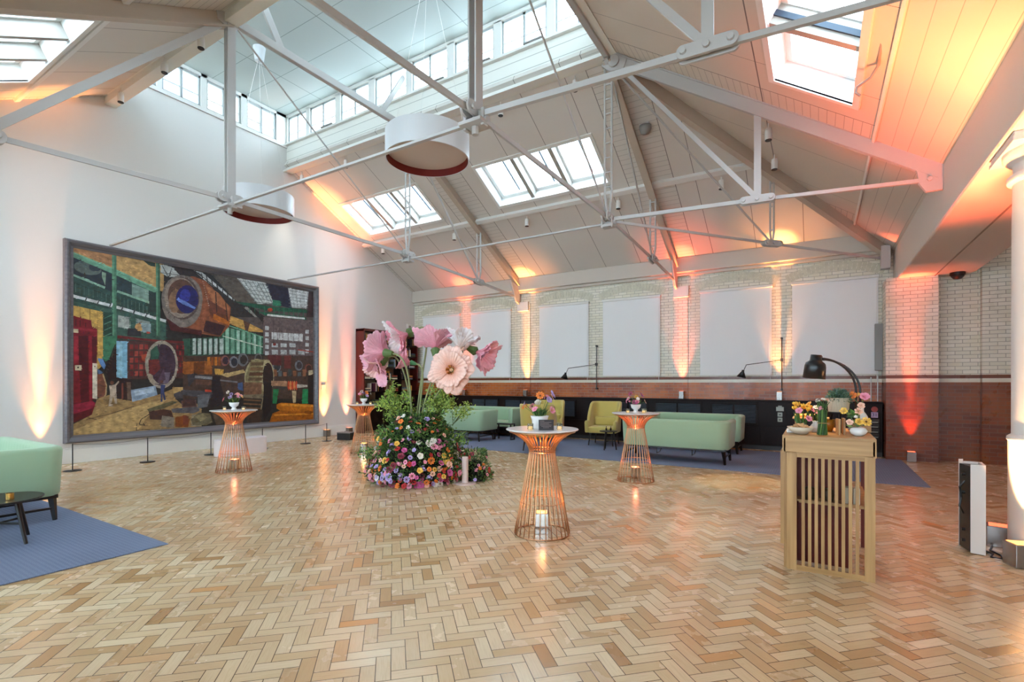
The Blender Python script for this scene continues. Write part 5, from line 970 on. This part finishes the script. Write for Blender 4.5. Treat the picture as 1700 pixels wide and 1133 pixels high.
for (cx, cy, cz, rr, n) in ((-.33, -.27, 1.30, .26, 900), (-.18, -.1, 1.18, .22, 500), (.38, .2, 1.32, .28, 950), (.25, .05, 1.2, .22, 500), (.58, .42, 1.12, .2, 320), (-.5, -.3, .72, .2, 260), (.62, .3, .75, .2, 260), (-.66, -.5, .45, .16, 200), (.3, -.4, .8, .18, 200), (-.1, -.45, .75, .2, 260), (.6, .1, .5, .2, 260), (-.4, .0, .95, .22, 300), (.35, .2, .98, .22, 300), (-.75, -.3, .2, .14, 160)):
    for k in range(n//45):
        b = Vector((cx, cy, cz))+rv()*rr*R.uniform(.3, 1.15); m_.tube([(cx*.5, cy*.5, .9 if cz > 1 else .3), tuple(Vector((cx*.8, cy*.8, cz*.8))), tuple(b)], .004, 4, lin('5a6a3a'), False)
        for q in range(45): leafmesh(m_, b+rv()*R.uniform(.01, .11), rv()+Vector((0, 0, .2)), rv(), R.uniform(.03, .06), R.uniform(.015, .03), R.choice([lin('b6cc62'), lin('9ab85a'), lin('a8c258'), lin('8aa84c'), lin('5f8438')] if cz > 1 else greens[1:5]+[lin('9ab85a'), lin('7a9c44')]))
f = obj('foliage', m_, GREEN, t); f['kind'] = 'stuff'
kinds = ['rose', 'daisy', 'anemone', 'spray', 'rose']; cols = ['pink', 'pink', 'red', 'orange', 'yellow', 'lilac', 'lilac', 'peach', 'magenta', 'white', 'wine', 'red', 'orange']
vd = Vector((.524, -.852, .1))
pts = []
for k in range(1500):
    z = R.random()**(1.5)*1.02+.03
    if R.random() < .3 and z > .3: continue
    z = z; a = R.uniform(0, 2*PI); r_ = max(.05, mr(z))*R.uniform(.98, 1.08)
    p = Vector((r_*math.cos(a), r_*math.sin(a), z)); 
    if all((p-q).length > (.062 if p.z < .4 else .085) for q in pts): pts.append(p)
front = sorted(pts, key=lambda p: -p.dot(vd)); rest = MB()
for i, p in enumerate(front):
    kd, c = R.choice(kinds), R.choice(cols); s_ = R.uniform(.03, .058)*(1.15 if i < 99 else .9); d = Vector((p.x, p.y, .35*p.z+.25))+rv()*.3
    if i < 99: put_blossom(t, kd, c, p, d, s_)
    else: rest.add(blm(kd, c), frame_to(d, p, R.random()*6, s_))
o = obj('small_blossoms', rest, PETAL, t); o['kind'] = 'stuff'
# smaller clump to the right
t = thing('flower_mound', 'small clump of meadow flowers right of the large mound', 'flower arrangement', (-4.78, 6.62, 0))
obj('planter', MB().lathe([(.17, 0), (.2, .1), (.1, .3), (0, .35)], k=20), MC['black floral foam cover'], t)
m_ = MB()
for k in range(1500):
    z = R.random()*.5; a = R.uniform(0, 2*PI); r_ = (.27-.25*z)*R.uniform(.6, 1.15)
    leafmesh(m_, (r_*math.cos(a), r_*math.sin(a), z), Vector((math.cos(a), math.sin(a), .8))+rv()*.7, rv(), R.uniform(.03, .07), R.uniform(.012, .026), R.choice(greens))
f = obj('foliage', m_, GREEN, t); f['kind'] = 'stuff'
for k in range(34):
    z = R.uniform(.03, .45); a = R.uniform(0, 2*PI); r_ = (.30-.28*z); put_blossom(t, R.choice(kinds), R.choice(cols), (r_*math.cos(a), r_*math.sin(a), z), (math.cos(a), math.sin(a), .4), R.uniform(.024, .042))
t = thing('flower_stand', 'pale round based post standing between the two flower clumps', 'stand', (-4.74, 6.3, 0)); PK = mat('pale pink lacquer', 'dcc6c0', .35)
obj('base', MB().lathe([(.17, 0), (.17, .012), (.03, .02)], k=32), PK, t); obj('post', MB().lathe([(.05, .015), (.05, .42)], k=20), PK, t)
# giant paper poppies
rr_, ff_, zz_ = Vector((.852, .524, 0)), Vector((-.524, .852, 0)), Vector((0, 0, 1))
def poppy(pos, axis, L, op, c0, c1, lab, n=5, cal='4f6a34', sten=False, base=(0, 0), mixc=None, roll=0):
    pos = Vector(pos); ax = (rr_*axis[0]+ff_*axis[1]+zz_*axis[2]).normalized(); foot = FM+Vector((base[0], base[1], .7))
    t = thing('giant_poppy', lab, 'paper flower', foot, 0, 'giant paper poppies above the flower mound'); org = pos-ax*L*(.5 if op < .7 else .12)-foot
    for ring, (kk, LL, oo) in enumerate(((n, L, op), (n-1, L*.86, op*.78))):
        for k in range(kk):
            mb = MB(); a, b = (c0, c1) if not mixc or (k+ring) % 2 == 0 else mixc
            petal(mb, 2*PI*k/kk+ring*.6+roll, 2*PI/kk*.78, LL*R.uniform(.92, 1.08), oo*R.uniform(.9, 1.1) if oo < .9 else .93, lin(a), lin(b), .1, 14, 34)
            o = obj('petal', mb, PETAL, t, smooth=True, solid=.004); o.matrix_local = frame_to(ax, org)
    o = obj('calyx', MB().lathe([(0, -.09), (.03, -.08), (.045, -.02), (.06, .04), (.04, .06)], k=10, col=lin(cal)), GREEN, t); o.matrix_local = frame_to(ax, org, 0, L/.33)
    if sten:
        m_ = MB()
        for k in range(70):
            d = rv()*.8+Vector((0, 0, 1)); m_.tube([(0, 0, 0), tuple(d*L*.26)], .005, 4, lin(R.choice(('c8762a', 'd8923a', 'a85c1c')))); 
        m_.lathe([(0, .09), (.03, .07), (.035, .0)], k=10, col=lin('f0d8b0')); o = obj('stamens', m_, GREEN, t); o.matrix_local = frame_to(ax, org)
    e = org-ax*L*.25; c1_ = Vector((0, 0, 0))+Vector((e.x*.08, e.y*.08, e.z*.55)); c2_ = e-ax*L*.9+Vector((0, 0, .02)); P = []
    for k in range(17):
        u = k/16; P.append(tuple(Vector((0, 0, -.1))*(1-u)**3+c1_*3*u*(1-u)**2+c2_*3*u*u*(1-u)+e*u**3))
    obj('stem', MB().tube(P, .015, 8, lin('8f9468')), GREEN, t, smooth=True)
poppy((-5.84, 5.98, 2.33), (-.75, -.3, -.42), .46, .46, 'e08a9c', 'f2a9b8', 'giant poppy of white and pink petals at the top of the group', 5, base=(-.05, 0), mixc=('f0cdb8', 'f6eeee'))
poppy((-6.14, 5.80, 2.09), (-.8, .42, .1), .42, .56, 'd97f92', 'f4c0cf', 'giant pink poppy seen from behind at the far left, upper', 5, base=(-.1, -.03))
poppy((-6.17, 5.78, 1.83), (-.55, -.5, -.6), .36, .5, 'e09080', 'efb3c6', 'giant pink poppy drooping at the far left, lowest', 5, base=(-.1, .02), mixc=('e8a890', 'f0c2c0'))
poppy((-5.76, 6.03, 1.95), (-.85, -.1, .25), .25, .4, 'd67a8c', 'f0aebd', 'small pink poppy bud with a green calyx in the middle of the stems', 4, cal='4c8a5a', base=(0, 0))
poppy((-5.34, 6.28, 2.27), (-.1, .38, .8), .44, .5, 'd06c7a', 'f4b9ca', 'giant pink fan shaped poppy seen from below in the centre', 6, base=(0, .03))
poppy((-4.99, 6.50, 2.25), (.1, .25, .9), .42, .42, 'd8b49c', 'f4f0f2', 'giant white cup shaped poppy right of the centre', 5, base=(.03, .03))
poppy((-4.93, 6.20, 1.79), (-.25, -.92, .05), .37, .95, 'd8825a', 'f2c9ba', 'giant open peach poppy facing the camera with golden stamens', 6, base=(.03, 0), sten=True)
poppy((-4.66, 6.70, 2.04), (.72, -.2, -.35), .44, .44, 'd97788', 'f5b6c6', 'giant pink poppy pointing right, rightmost of the group', 4, base=(.08, .03))

# ================================================================ COCKTAIL TABLES
ARRC = 0
def bouquet(t, n, spread, h0, h1, cols_, rad=.03, leaves=60, lw=.02):
    m_ = MB()
    for k in range(leaves):
        a = R.uniform(0, 2*PI); r_ = R.uniform(0, spread)*.6; z = R.uniform(h0-.02, h1*.9); leafmesh(m_, (r_*math.cos(a)*.6, r_*math.sin(a)*.6, h0), (math.cos(a)*r_*4, math.sin(a)*r_*4, .5+z), rv(), R.uniform(.05, .1), lw*R.uniform(.4, 1), R.choice(greens))
    pos_ = []
    for k in range(n):
        a = 2*PI*k/n+R.uniform(-.5, .5); r_ = spread*R.uniform(.35, 1); z = R.uniform(h0+(h1-h0)*.25, h1); pos_.append((r_*math.cos(a), r_*math.sin(a), z))
        m_.tube([(0, 0, h0-.03), (pos_[-1][0]*.6, pos_[-1][1]*.6, (h0+z)/2), pos_[-1]], .0025, 4, R.choice(greens), False)
    obj('foliage', m_, GREEN, t)
    for k, p in enumerate(pos_):
        put_blossom(t, R.choice(['rose', 'anemone', 'daisy', 'spray', 'rose']), cols_[k % len(cols_)], p, (p[0], p[1], .06), rad*R.uniform(.8, 1.25))
def cocktail(x, y, lab, col, e, blab, pot='goblet'):
    t = thing('cocktail_table', lab, 'cocktail table', (x, y, 0), 0, 'copper wire cocktail tables')
    obj('tabletop', MB().lathe([(0, 1.082), (.36, 1.082), (.38, 1.09), (.383, 1.097), (.378, 1.102), (0, 1.102)], k=56), MARBLE, t)
    prof = [(.29, .012), (.26, .17), (.225, .36), (.18, .6), (.14, .82), (.135, .865), (.14, .9), (.17, .955), (.22, 1.005), (.28, 1.045), (.345, 1.078)]
    rod = MB().tube([(r_, 0, z) for r_, z in prof], [.0048]*6+[.0075]*5, 6).mesh('rod', COPPER, True)
    for k in range(30):
        o = bpy.data.objects.new('rod', rod); COL.objects.link(o); o.parent = t; o.rotation_euler = (0, 0, 2*PI*(k+.5)/30)
    def ring(r_, z, th=.006): return MB().tube([(r_*math.cos(2*PI*i/48), r_*math.sin(2*PI*i/48), z) for i in range(49)], th, 6, None, False)
    obj('base_ring', ring(.29, .008, .007), COPPER, t, smooth=True); obj('middle_ring', ring(.232, .34, .004), COPPER, t, smooth=True)
    obj('neck_ring', ring(.136, .862, .007).add(ring(.136, .89, .006)), COPPER, t, smooth=True); obj('top_ring', ring(.345, 1.072, .006), COPPER, t, smooth=True)
    u = thing('uplighter', blab, 'uplighter', (x-.01, y+.01, 0), .5, 'mirror uplighters inside the wire tables')
    obj('housing', B((-.068, -.068, .0), (.068, .068, .215)), CHROME, u, bevel=.004)
    c = 'ff%02x%02x' % (int(255*col[1]**.45), int(255*col[2]**.45)); obj('lens', B((-.055, -.055, .215), (.055, .055, .219)), mat('glowing lens '+c, c, .4, emit=c, es=1.5), u)
    light('uplight_beam', 'SPOT', (0, 0, .235), e, col, u, .03, 40, .8, (0, 0, 1))
    light('uplight_spill', 'POINT', (0, 0, .26), e*.008, col, u, .03)
    return t
T1, T2, T3, T4 = (-2.486, 4.651), (-2.53, 7.96), (-8.93, 5.0), (-8.81, 7.89)
cocktail(*T1, 'copper wire cocktail table nearest the camera with a menu card on it', AMB, 330, 'mirror sided amber light box inside the nearest cocktail table')
cocktail(*T2, 'copper wire cocktail table in front of the right mint sofas', SAL, 330, 'mirror sided light box inside the cocktail table by the right sofas')
cocktail(*T3, 'copper wire cocktail table in front of the painting', SAL, 330, 'mirror sided light box inside the cocktail table by the painting')
cocktail(*T4, 'copper wire cocktail table left of the flower mound', AMB, 330, 'mirror sided light box inside the cocktail table left of the flower mound')
def vase(x, y, lab, cols_, n=8, big=False):
    t = thing('flower_bowl', lab, 'flower vase', (x, y, 1.102), R.uniform(0, 6), 'flower bowls on the cocktail tables')
    if big: pr = [(.0, 0), (.07, 0), (.075, .01), (.085, .09), (.098, .135), (.092, .135), (.08, .09), (.0, .08)]
    else: pr = [(.0, 0), (.05, 0), (.045, .02), (.032, .035), (.035, .05), (.07, .08), (.085, .135), (.08, .135), (.06, .08), (0, .07)]
    obj('bowl', MB().lathe(pr, k=32), CERAMIC, t, smooth=True)
    bouquet(t, n, .17 if big else .16, .13, .38 if big else .31, cols_, .042, 110, .026)
vase(T1[0]-.03, T1[1]+.0, 'white bowl of pink, orange and lilac flowers on the nearest cocktail table', ['pink', 'orange', 'lilac', 'pink', 'peach', 'lilac', 'pink', 'white'], 11, True)
vase(T2[0], T2[1], 'white goblet of pink and magenta flowers on the cocktail table by the right sofas', ['pink', 'magenta', 'white', 'pink', 'magenta', 'peach', 'yellow'], 10)
vase(T3[0], T3[1], 'white goblet of pink, yellow and lilac flowers on the cocktail table by the painting', ['pink', 'yellow', 'lilac', 'white', 'pink', 'lilac'], 9)
vase(T4[0], T4[1], 'white goblet of pastel flowers on the cocktail table left of the flower mound', ['pink', 'orange', 'lilac', 'white', 'yellow', 'pink'], 10)
def tl(T, a, d, lab): tealight(T[0]+rr_.x*a+ff_.x*d, T[1]+rr_.y*a+ff_.y*d, 1.103, lab)
tl(T1, -.13, -.16, 'glass tea light left of the menu card on the nearest table'); tl(T1, .17, -.16, 'glass tea light right of the menu card on the nearest table')
tl(T2, -.14, -.05, 'glass tea light left of the goblet on the table by the right sofas'); tl(T2, .12, -.03, 'glass tea light just right of the goblet on the table by the right sofas'); tl(T2, .16, .05, 'glass tea light further right behind the goblet on the table by the right sofas')
tl(T3, -.17, 0, 'glass tea light left of the goblet on the table by the painting'); tl(T3, .17, 0, 'glass tea light right of the goblet on the table by the painting')
tl(T4, -.15, 0, 'glass tea light left of the goblet on the table by the flower mound'); tl(T4, .15, 0, 'glass tea light right of the goblet on the table by the flower mound')
a = math.atan2(rr_.y, rr_.x)
mc = Vector((T1[0], T1[1], 1.103))-ff_*.2+rr_*.03
t = thing('menu_card', 'small dark menu card with pale lettering standing on the nearest cocktail table', 'menu card', mc, a)
obj('card', MB().prism([(-.077, 0, 0), (-.077, .006, 0), (.077, .006, 0), (.077, 0, 0)], (0, .012, .105)), mat('aubergine card', '1f1216', .5), t)
m_ = MB(); INK = mat('pale ink', '9c8a86', .6)
for k, (x0, x1) in enumerate([(-.062, -.02), (-.062, .055), (-.062, .03), (-.062, .058), (-.05, .05), (-.03, .03)]):
    z = .09-k*.0135; x = x0
    while x < x1: l_ = R.uniform(.006, .014); m_.box((x, -.0006+z*.114, z), (min(x+l_, x1), .0004+z*.114, z+.004)); x += l_+.003
obj('lettering', m_, INK, t)
obj('foot', B((-.04, -.004, 0), (.04, .03, .004)), BLACK, t)

# ================================================================ THE BAR
bt = thing('bar_counter', 'pale oak slatted bar counter with a dark red inside, right of the picture centre', 'bar counter', (-.26, 4.82, 0)); W, D = .65, 1.06
obj('worktop', B((0, 0, 1.115), (W, D, 1.14)), OAKX, bt, bevel=.003)
obj('apron', B((.008, .0, 1.0), (W-.008, .025, 1.116)), OAKX, bt, bevel=.002); obj('apron', B((0, .0, .99), (.022, D, 1.116)), OAK, bt); obj('apron', B((W-.022, .0, .99), (W, D, 1.116)), OAK, bt)
y0 = .03
obj('stile', B((.03, y0, 0), (.105, y0+.03, .995)), OAK, bt, bevel=.002); obj('stile', B((W-.075, y0, 0), (W-.005, y0+.03, .995)), OAK, bt, bevel=.002)
obj('rail', B((.105, y0, .955), (W-.075, y0+.028, .998)), OAKX, bt); obj('rail', B((.105, y0, 0), (W-.075, y0+.028, .045)), OAKX, bt)
for k in range(9):
    x = .105+.0225+(W-.18-.045)*k/8; x = .105+(W-.18)*(k+1)/10-.012+.0; obj('slat', B((x, y0+.004, .04), (x+.024, y0+.024, .96)), OAK, bt)
obj('side_panel', B((-.02, .09, .19), (.012, D, .995)), OAK, bt, bevel=.002); obj('side_panel', B((.008, .06, 0), (.03, D-.04, .99)), OAK, bt)
DR = mat('dark red inner panel', '6a1a10', .5)
obj('inner_panel', B((.03, .24, .02), (.5, .26, .99)), DR, bt); obj('inner_panel', B((.032, .06, .02), (.04, .3, .99)), DR, bt); obj('shelf', B((.03, .08, .575), (W-.03, D-.05, .59)), OAKX, bt); obj('back_leg', B((W-.04, D-.04, 0), (W-.01, D-.01, 1.0)), DR, bt)
obj('shelf_peg', MB().box((.12, .075, .565), (.6, .09, .575)), OAKX, bt)
for k, (x, c, lab) in enumerate(((.2, 'pot', 'cream crock on the bar shelf behind the slats, leftmost'), (.33, 'pot', 'cream crock on the bar shelf behind the slats, second'), (.47, 'box', 'white carton on the bar shelf behind the slats, left of two'), (.53, 'box', 'white carton on the bar shelf behind the slats, right of two'))):
    if c == 'pot': tag(obj('storage_jar', MB().lathe([(.035, 0), (.045, .04), (.042, .09), (.03, .1), (0, .1)], (-.26+x, 4.82+.16, .591), 16), mat('brown earthenware', '5a4436', .5)), lab, 'jar')
    else: tag(obj('carton', B((-.26+x-.025, 4.93, .591), (-.26+x+.02, 5.02, .72)), mat('ivory carton', 'cfc8b4', .6)), lab, 'carton')
TZ = 1.141
def onbar(x, y): return (x, y, TZ)
t = thing('serving_bowl', 'shallow cream bowl of crisps at the front left of the bar top', 'bowl', onbar(-.13, 5.0))
obj('bowl', MB().lathe([(.0, .0), (.045, .0), (.085, .03), (.105, .062), (.1, .062), (.08, .034), (0, .012)], k=36), mat('cream stoneware', 'd9ccb6', .45), t, smooth=True)
m_ = MB()
for k in range(16): m_.add(MB().grid(lambda u, v: (u*.05-.025, v*.03-.015, .008*math.sin(u*3)), 3, 2, (.62, .36, .16)), frame_to(rv()+Vector((0, 0, .6)), (R.uniform(-.06, .05), R.uniform(-.05, .05), R.uniform(.05, .075)), R.random()*6))
o = obj('crisps', m_, PETAL, t, solid=.0015); o['kind'] = 'stuff'
t = thing('napkin', 'folded white napkin behind the cream bowl on the bar', 'napkin', onbar(-.21, 5.1)); obj('fold', MB().prism([(-.03, -.05, 0), (.05, -.03, 0), (.04, .06, 0), (-.035, .05, 0)], (.0, 0, .035)), CERAMIC, t, bevel=.008)
t = thing('tulip_glass', 'glass of yellow orange tulips and green stems on the bar top', 'flower vase', onbar(-.125, 5.22))
obj('glass_vase', MB().lathe([(.035, 0), (.035, .1), (.032, .1), (.031, .005), (0, .005)], k=20), CLG, t); m_ = MB(); tp = []
for k in range(9):
    a = 2*PI*k/9; e = (math.cos(a)*.055, math.sin(a)*.055, R.uniform(.17, .23)); tp.append(e); m_.tube([(math.cos(a)*.02, math.sin(a)*.02, .01), e], .005, 6, lin('4c6a2c')); leafmesh(m_, (math.cos(a)*.02, math.sin(a)*.02, .04), (math.cos(a)*.4, math.sin(a)*.4, 1), rv(), .15, .02, lin('3f6a30'))
obj('stems', m_, GREEN, t)
for e in tp:
    m_ = MB()
    for j in range(5): petal(m_, 2*PI*j/5, .6, .05, .3, lin('e89a1c'), lin('f6c64a'), .03, 4, 4)
    o = obj('tulip', m_, PETAL, t); o.matrix_local = frame_to(e, e)
for e in ((.05, -.04, .12), (-.02, -.055, .19), (.07, .0, .2)): put_blossom(t, 'rose', 'pink', e, (e[0], e[1]-.03, .05), .034)
t = thing('bulb_vase', 'small white bulbous vase of pink and white flowers left on the bar', 'flower vase', onbar(-.02, 5.27))
obj('vase', MB().lathe([(.0, 0), (.035, 0), (.05, .025), (.045, .05), (.022, .08), (.028, .1), (.02, .09), (0, .06)], k=28), CERAMIC, t, smooth=True); bouquet(t, 7, .07, .1, .25, ['white', 'pink', 'peach', 'white', 'yellow'], .026, 40, .014)
t = thing('green_stem_vase', 'vase wrapped in tied green stems at the front of the bar', 'flower vase', onbar(.03, 5.02)); m_ = MB()
for k in range(22):
    a = 2*PI*k/22; r_ = .03 if k % 2 else .022; m_.tube([(math.cos(a)*r_*1.15, math.sin(a)*r_*1.15, 0), (math.cos(a+.3)*r_*.85, math.sin(a+.3)*r_*.85, .1), (math.cos(a+.5)*r_, math.sin(a+.5)*r_, .21)], .0075, 6, R.choice([lin('3a5a26'), lin('54742f'), lin('2c4a20')]))
obj('stems', m_, GREEN, t); obj('string', MB().tube([(.036*math.cos(i*PI/8), .036*math.sin(i*PI/8), .1) for i in range(17)], .003, 5), OAK, t)
bouquet(t, 6, .07, .2, .3, ['white', 'peach', 'white', 'yellow', 'pink'], .02, 40, .012)
for k, (x, y, rz, h, c, lab) in enumerate(((.145, 5.1, .2, .135, 'b58a5a', 'thin wooden board leaning on the bar, left of two'), (.185, 5.13, .1, .14, '9c6e40', 'wooden board standing on the bar, right of two'))):
    o = obj('card_holder', B((-.008, -.05, 0), (.008, .05, h)), mat('board '+c, c, .5), None, bevel=.002); o.location = onbar(x, y); o.rotation_euler = (0, 0, rz); tag(o, lab, 'board')
t = thing('round_vase', 'round white vase with yellow, orange and peach flowers at the right of the bar', 'flower vase', onbar(.285, 5.06)); rz_ = 0
obj('vase', MB().lathe([(.0, 0), (.03, 0), (.055, .018), (.065, .042), (.052, .066), (.022, .078), (.018, .07), (0, .05)], k=32), CERAMIC, t, smooth=True)
m_ = MB(); FL_ = [((.05, -.03, .12), 'daisy', 'yellow', .042), ((.0, -.035, .115), 'anemone', 'yellow', .034), ((-.06, -.02, .11), 'rose', 'peach', .03), ((.0, .0, .2), 'anemone', 'peach', .036), ((.02, .03, .25), 'rose', 'peach', .032), ((-.1, .0, .2), 'anemone', 'yellow', .034), ((-.02, -.03, .16), 'rose', 'white', .014)]
for p, kd, c, s_ in FL_: m_.tube([(0, 0, .07), (p[0]*.5, p[1]*.5, p[2]*.6+.03), p], .003, 5, lin('5c7a3a')); leafmesh(m_, (p[0]*.5, p[1]*.5, p[2]*.7), rv(), rv(), .06, .025, R.choice(greens))
for k in range(10): leafmesh(m_, (-.02, .01, .17), rv()+Vector((-.4, 0, .3)), rv(), .07, .035, R.choice(greens))
obj('foliage', m_, GREEN, t)
for p, kd, c, s_ in FL_: put_blossom(t, kd, c, p, (p[0]*2+.1, -.6, .3), s_)
t = thing('riser', 'small dark legged wooden riser carrying the herb planter on the bar', 'riser', onbar(.17, 5.38))
obj('board', MB().lathe([(.0, .165), (.13, .165), (.13, .18), (0, .18)], k=32), DARKWOOD, t)
for k in range(3): a = 2*PI*k/3+.5; obj('leg', MB().tube([(math.cos(a)*.07, math.sin(a)*.07, .166), (math.cos(a)*.11, math.sin(a)*.11, 0)], [.013, .009], 8), DARKWOOD, t)
t = thing('herb_planter', 'fluted cream pot of grey green herbs on the riser', 'plant pot', (.155, 5.36, TZ+.181)); m_ = MB(); k_ = 72
prof = [(.07, 0), (.078, .005), (.088, .12), (.09, .128), (.083, .128), (.075, .11), (0, .11)]; n0 = 0
for r_, z in prof:
    for j in range(k_): q = r_*(1-.025*(j % 2)*(1 if .003 < z < .125 and r_ > .076 else 0)); a = 2*PI*j/k_; m_.v.append((q*math.cos(a), q*math.sin(a), z))
for i in range(len(prof)-1):
    for j in range(k_): m_.face((i*k_+j, i*k_+(j+1) % k_, (i+1)*k_+(j+1) % k_, (i+1)*k_+j))
m_.face(list(range(k_))[::-1])
obj('pot', m_, mat('cream fluted ceramic', 'b8ab94', .5), t); m_ = MB()
for k in range(1500):
    d = rv(); d.z = abs(d.z); q_ = R.uniform(.3, 1); p = Vector((d.x*.085*q_, d.y*.085*q_, .10+d.z*.10*q_)); leafmesh(m_, p, d+rv()*.7, rv(), R.uniform(.02, .042), .009, R.choice([lin('4f6f62'), lin('6a8a78'), lin('3c5a4a'), lin('5a7a50')]))
o = obj('herbs', m_, GREEN, t); o['kind'] = 'stuff'
t = thing('bottle_vase', 'slender white bottle vase with one pink ranunculus at the back of the bar', 'flower vase', (.335, 5.5, TZ+.1))
obj('vase', MB().lathe([(.0, 0), (.035, 0), (.05, .03), (.035, .06), (.018, .085), (.016, .14), (.02, .15), (.012, .14), (0, .1)], k=28), CERAMIC, t, smooth=True)
obj('foliage', MB().tube([(0, 0, .13), (.01, 0, .2)], .004, 5, lin('5c7a3a')).tube([(0, 0, .13), (-.06, 0, .2)], .003, 5, lin('5c7a3a')), GREEN, t); put_blossom(t, 'rose', 'pink', (.02, -.02, .215), (.1, -.7, .5), .045); put_blossom(t, 'anemone', 'orange', (-.07, -.01, .22), (-.2, -.7, .5), .045); put_blossom(t, 'spray', 'yellow', (-.03, .02, .23), (0, -.2, 1), .03)
tag(obj('riser', B((.27, 5.42, TZ), (.4, 5.58, TZ+.1)), OAK, bevel=.003), 'plain oak block under the bottle vase on the bar', 'riser')
t = thing('heat_lamp', 'black heat lamp with two hoods on curved arms above the bar top', 'lamp', (0, 0, 0))
LB = mat('satin black lamp hood', '17181b', .3)
for dx, dy, n_ in ((0, 0, 0), (.035, .24, 1)):
    b = (.30+dx, 5.62+dy*.3, TZ); top = (-.02+dx*.2, 5.42+dy, 1.80); P = [b, (b[0], b[1], 1.50)]
    for k in range(1, 13): a = PI/2*k/12; P.append((b[0]-(b[0]-top[0]-.03)*(1-math.cos(a)), b[1]+(top[1]-b[1])*(1-math.cos(a)), 1.5+.31*math.sin(a)))
    obj('arm', MB().tube(P, .010, 10), LB, t, smooth=True)
    o = obj('lamp_shade', MB().lathe([(.0, .045), (.045, .045), (.047, .0), (.05, -.01), (.078, -.03), (.085, -.06), (.09, -.175), (.086, -.175), (.08, -.06), (0, -.03)], k=40), LB, t, smooth=True); o.location = top; o.rotation_euler = (.02, .1, 0)
    q = obj('bulb', MB().lathe([(0, -.06), (.025, -.08), (.035, -.11), (.025, -.14), (0, -.145)], k=16), mat('warm lamp bulb', 'ffd9a0', .4, emit='ffb060', es=25), o, smooth=True)
    light('lamp_glow', 'SPOT', (top[0], top[1], 1.64), 14, (1, .62, .28), None, .03, 100, .6, (0, 0, -1))
obj('lamp_base', B((.24, 5.56, TZ), (.37, 5.76, TZ+.014)), LB, t, bevel=.003)
t = thing('amber_bowl', 'amber glass dish lit by the heat lamp in the middle of the bar', 'bowl', onbar(.08, 5.42)); obj('dish', MB().lathe([(.0, 0), (.03, 0), (.05, .05), (.055, .11), (.051, .11), (.045, .05), (0, .01)], k=28), mat('amber glass', 'd98a2a', .1, trans=.5), t, smooth=True)
t = thing('bread_board', 'pale wooden board of pastries under the heat lamp hoods on the bar', 'board', onbar(-.06, 5.55)); obj('board', B((-.15, -.1, .1), (.15, .1, .115)), OAKX, t, bevel=.004); obj('leg', B((-.13, -.08, 0), (-.11, .08, .1)), OAK, t); obj('leg', B((.11, -.08, 0), (.13, .08, .1)), OAK, t)
for k in range(7):
    d_ = tag(obj('pastry', MB().lathe([(0, 0), (.026, 0), (.03, .012), (.022, .028), (0, .032)], (-.17+.035*k, 5.52+.03*(k % 3), TZ+.116), 14), mat('baked pastry', 'dcae62', .6), smooth=True), 'golden pastry on the board under the heat lamp', 'pastry', 'pastries on the bar board')
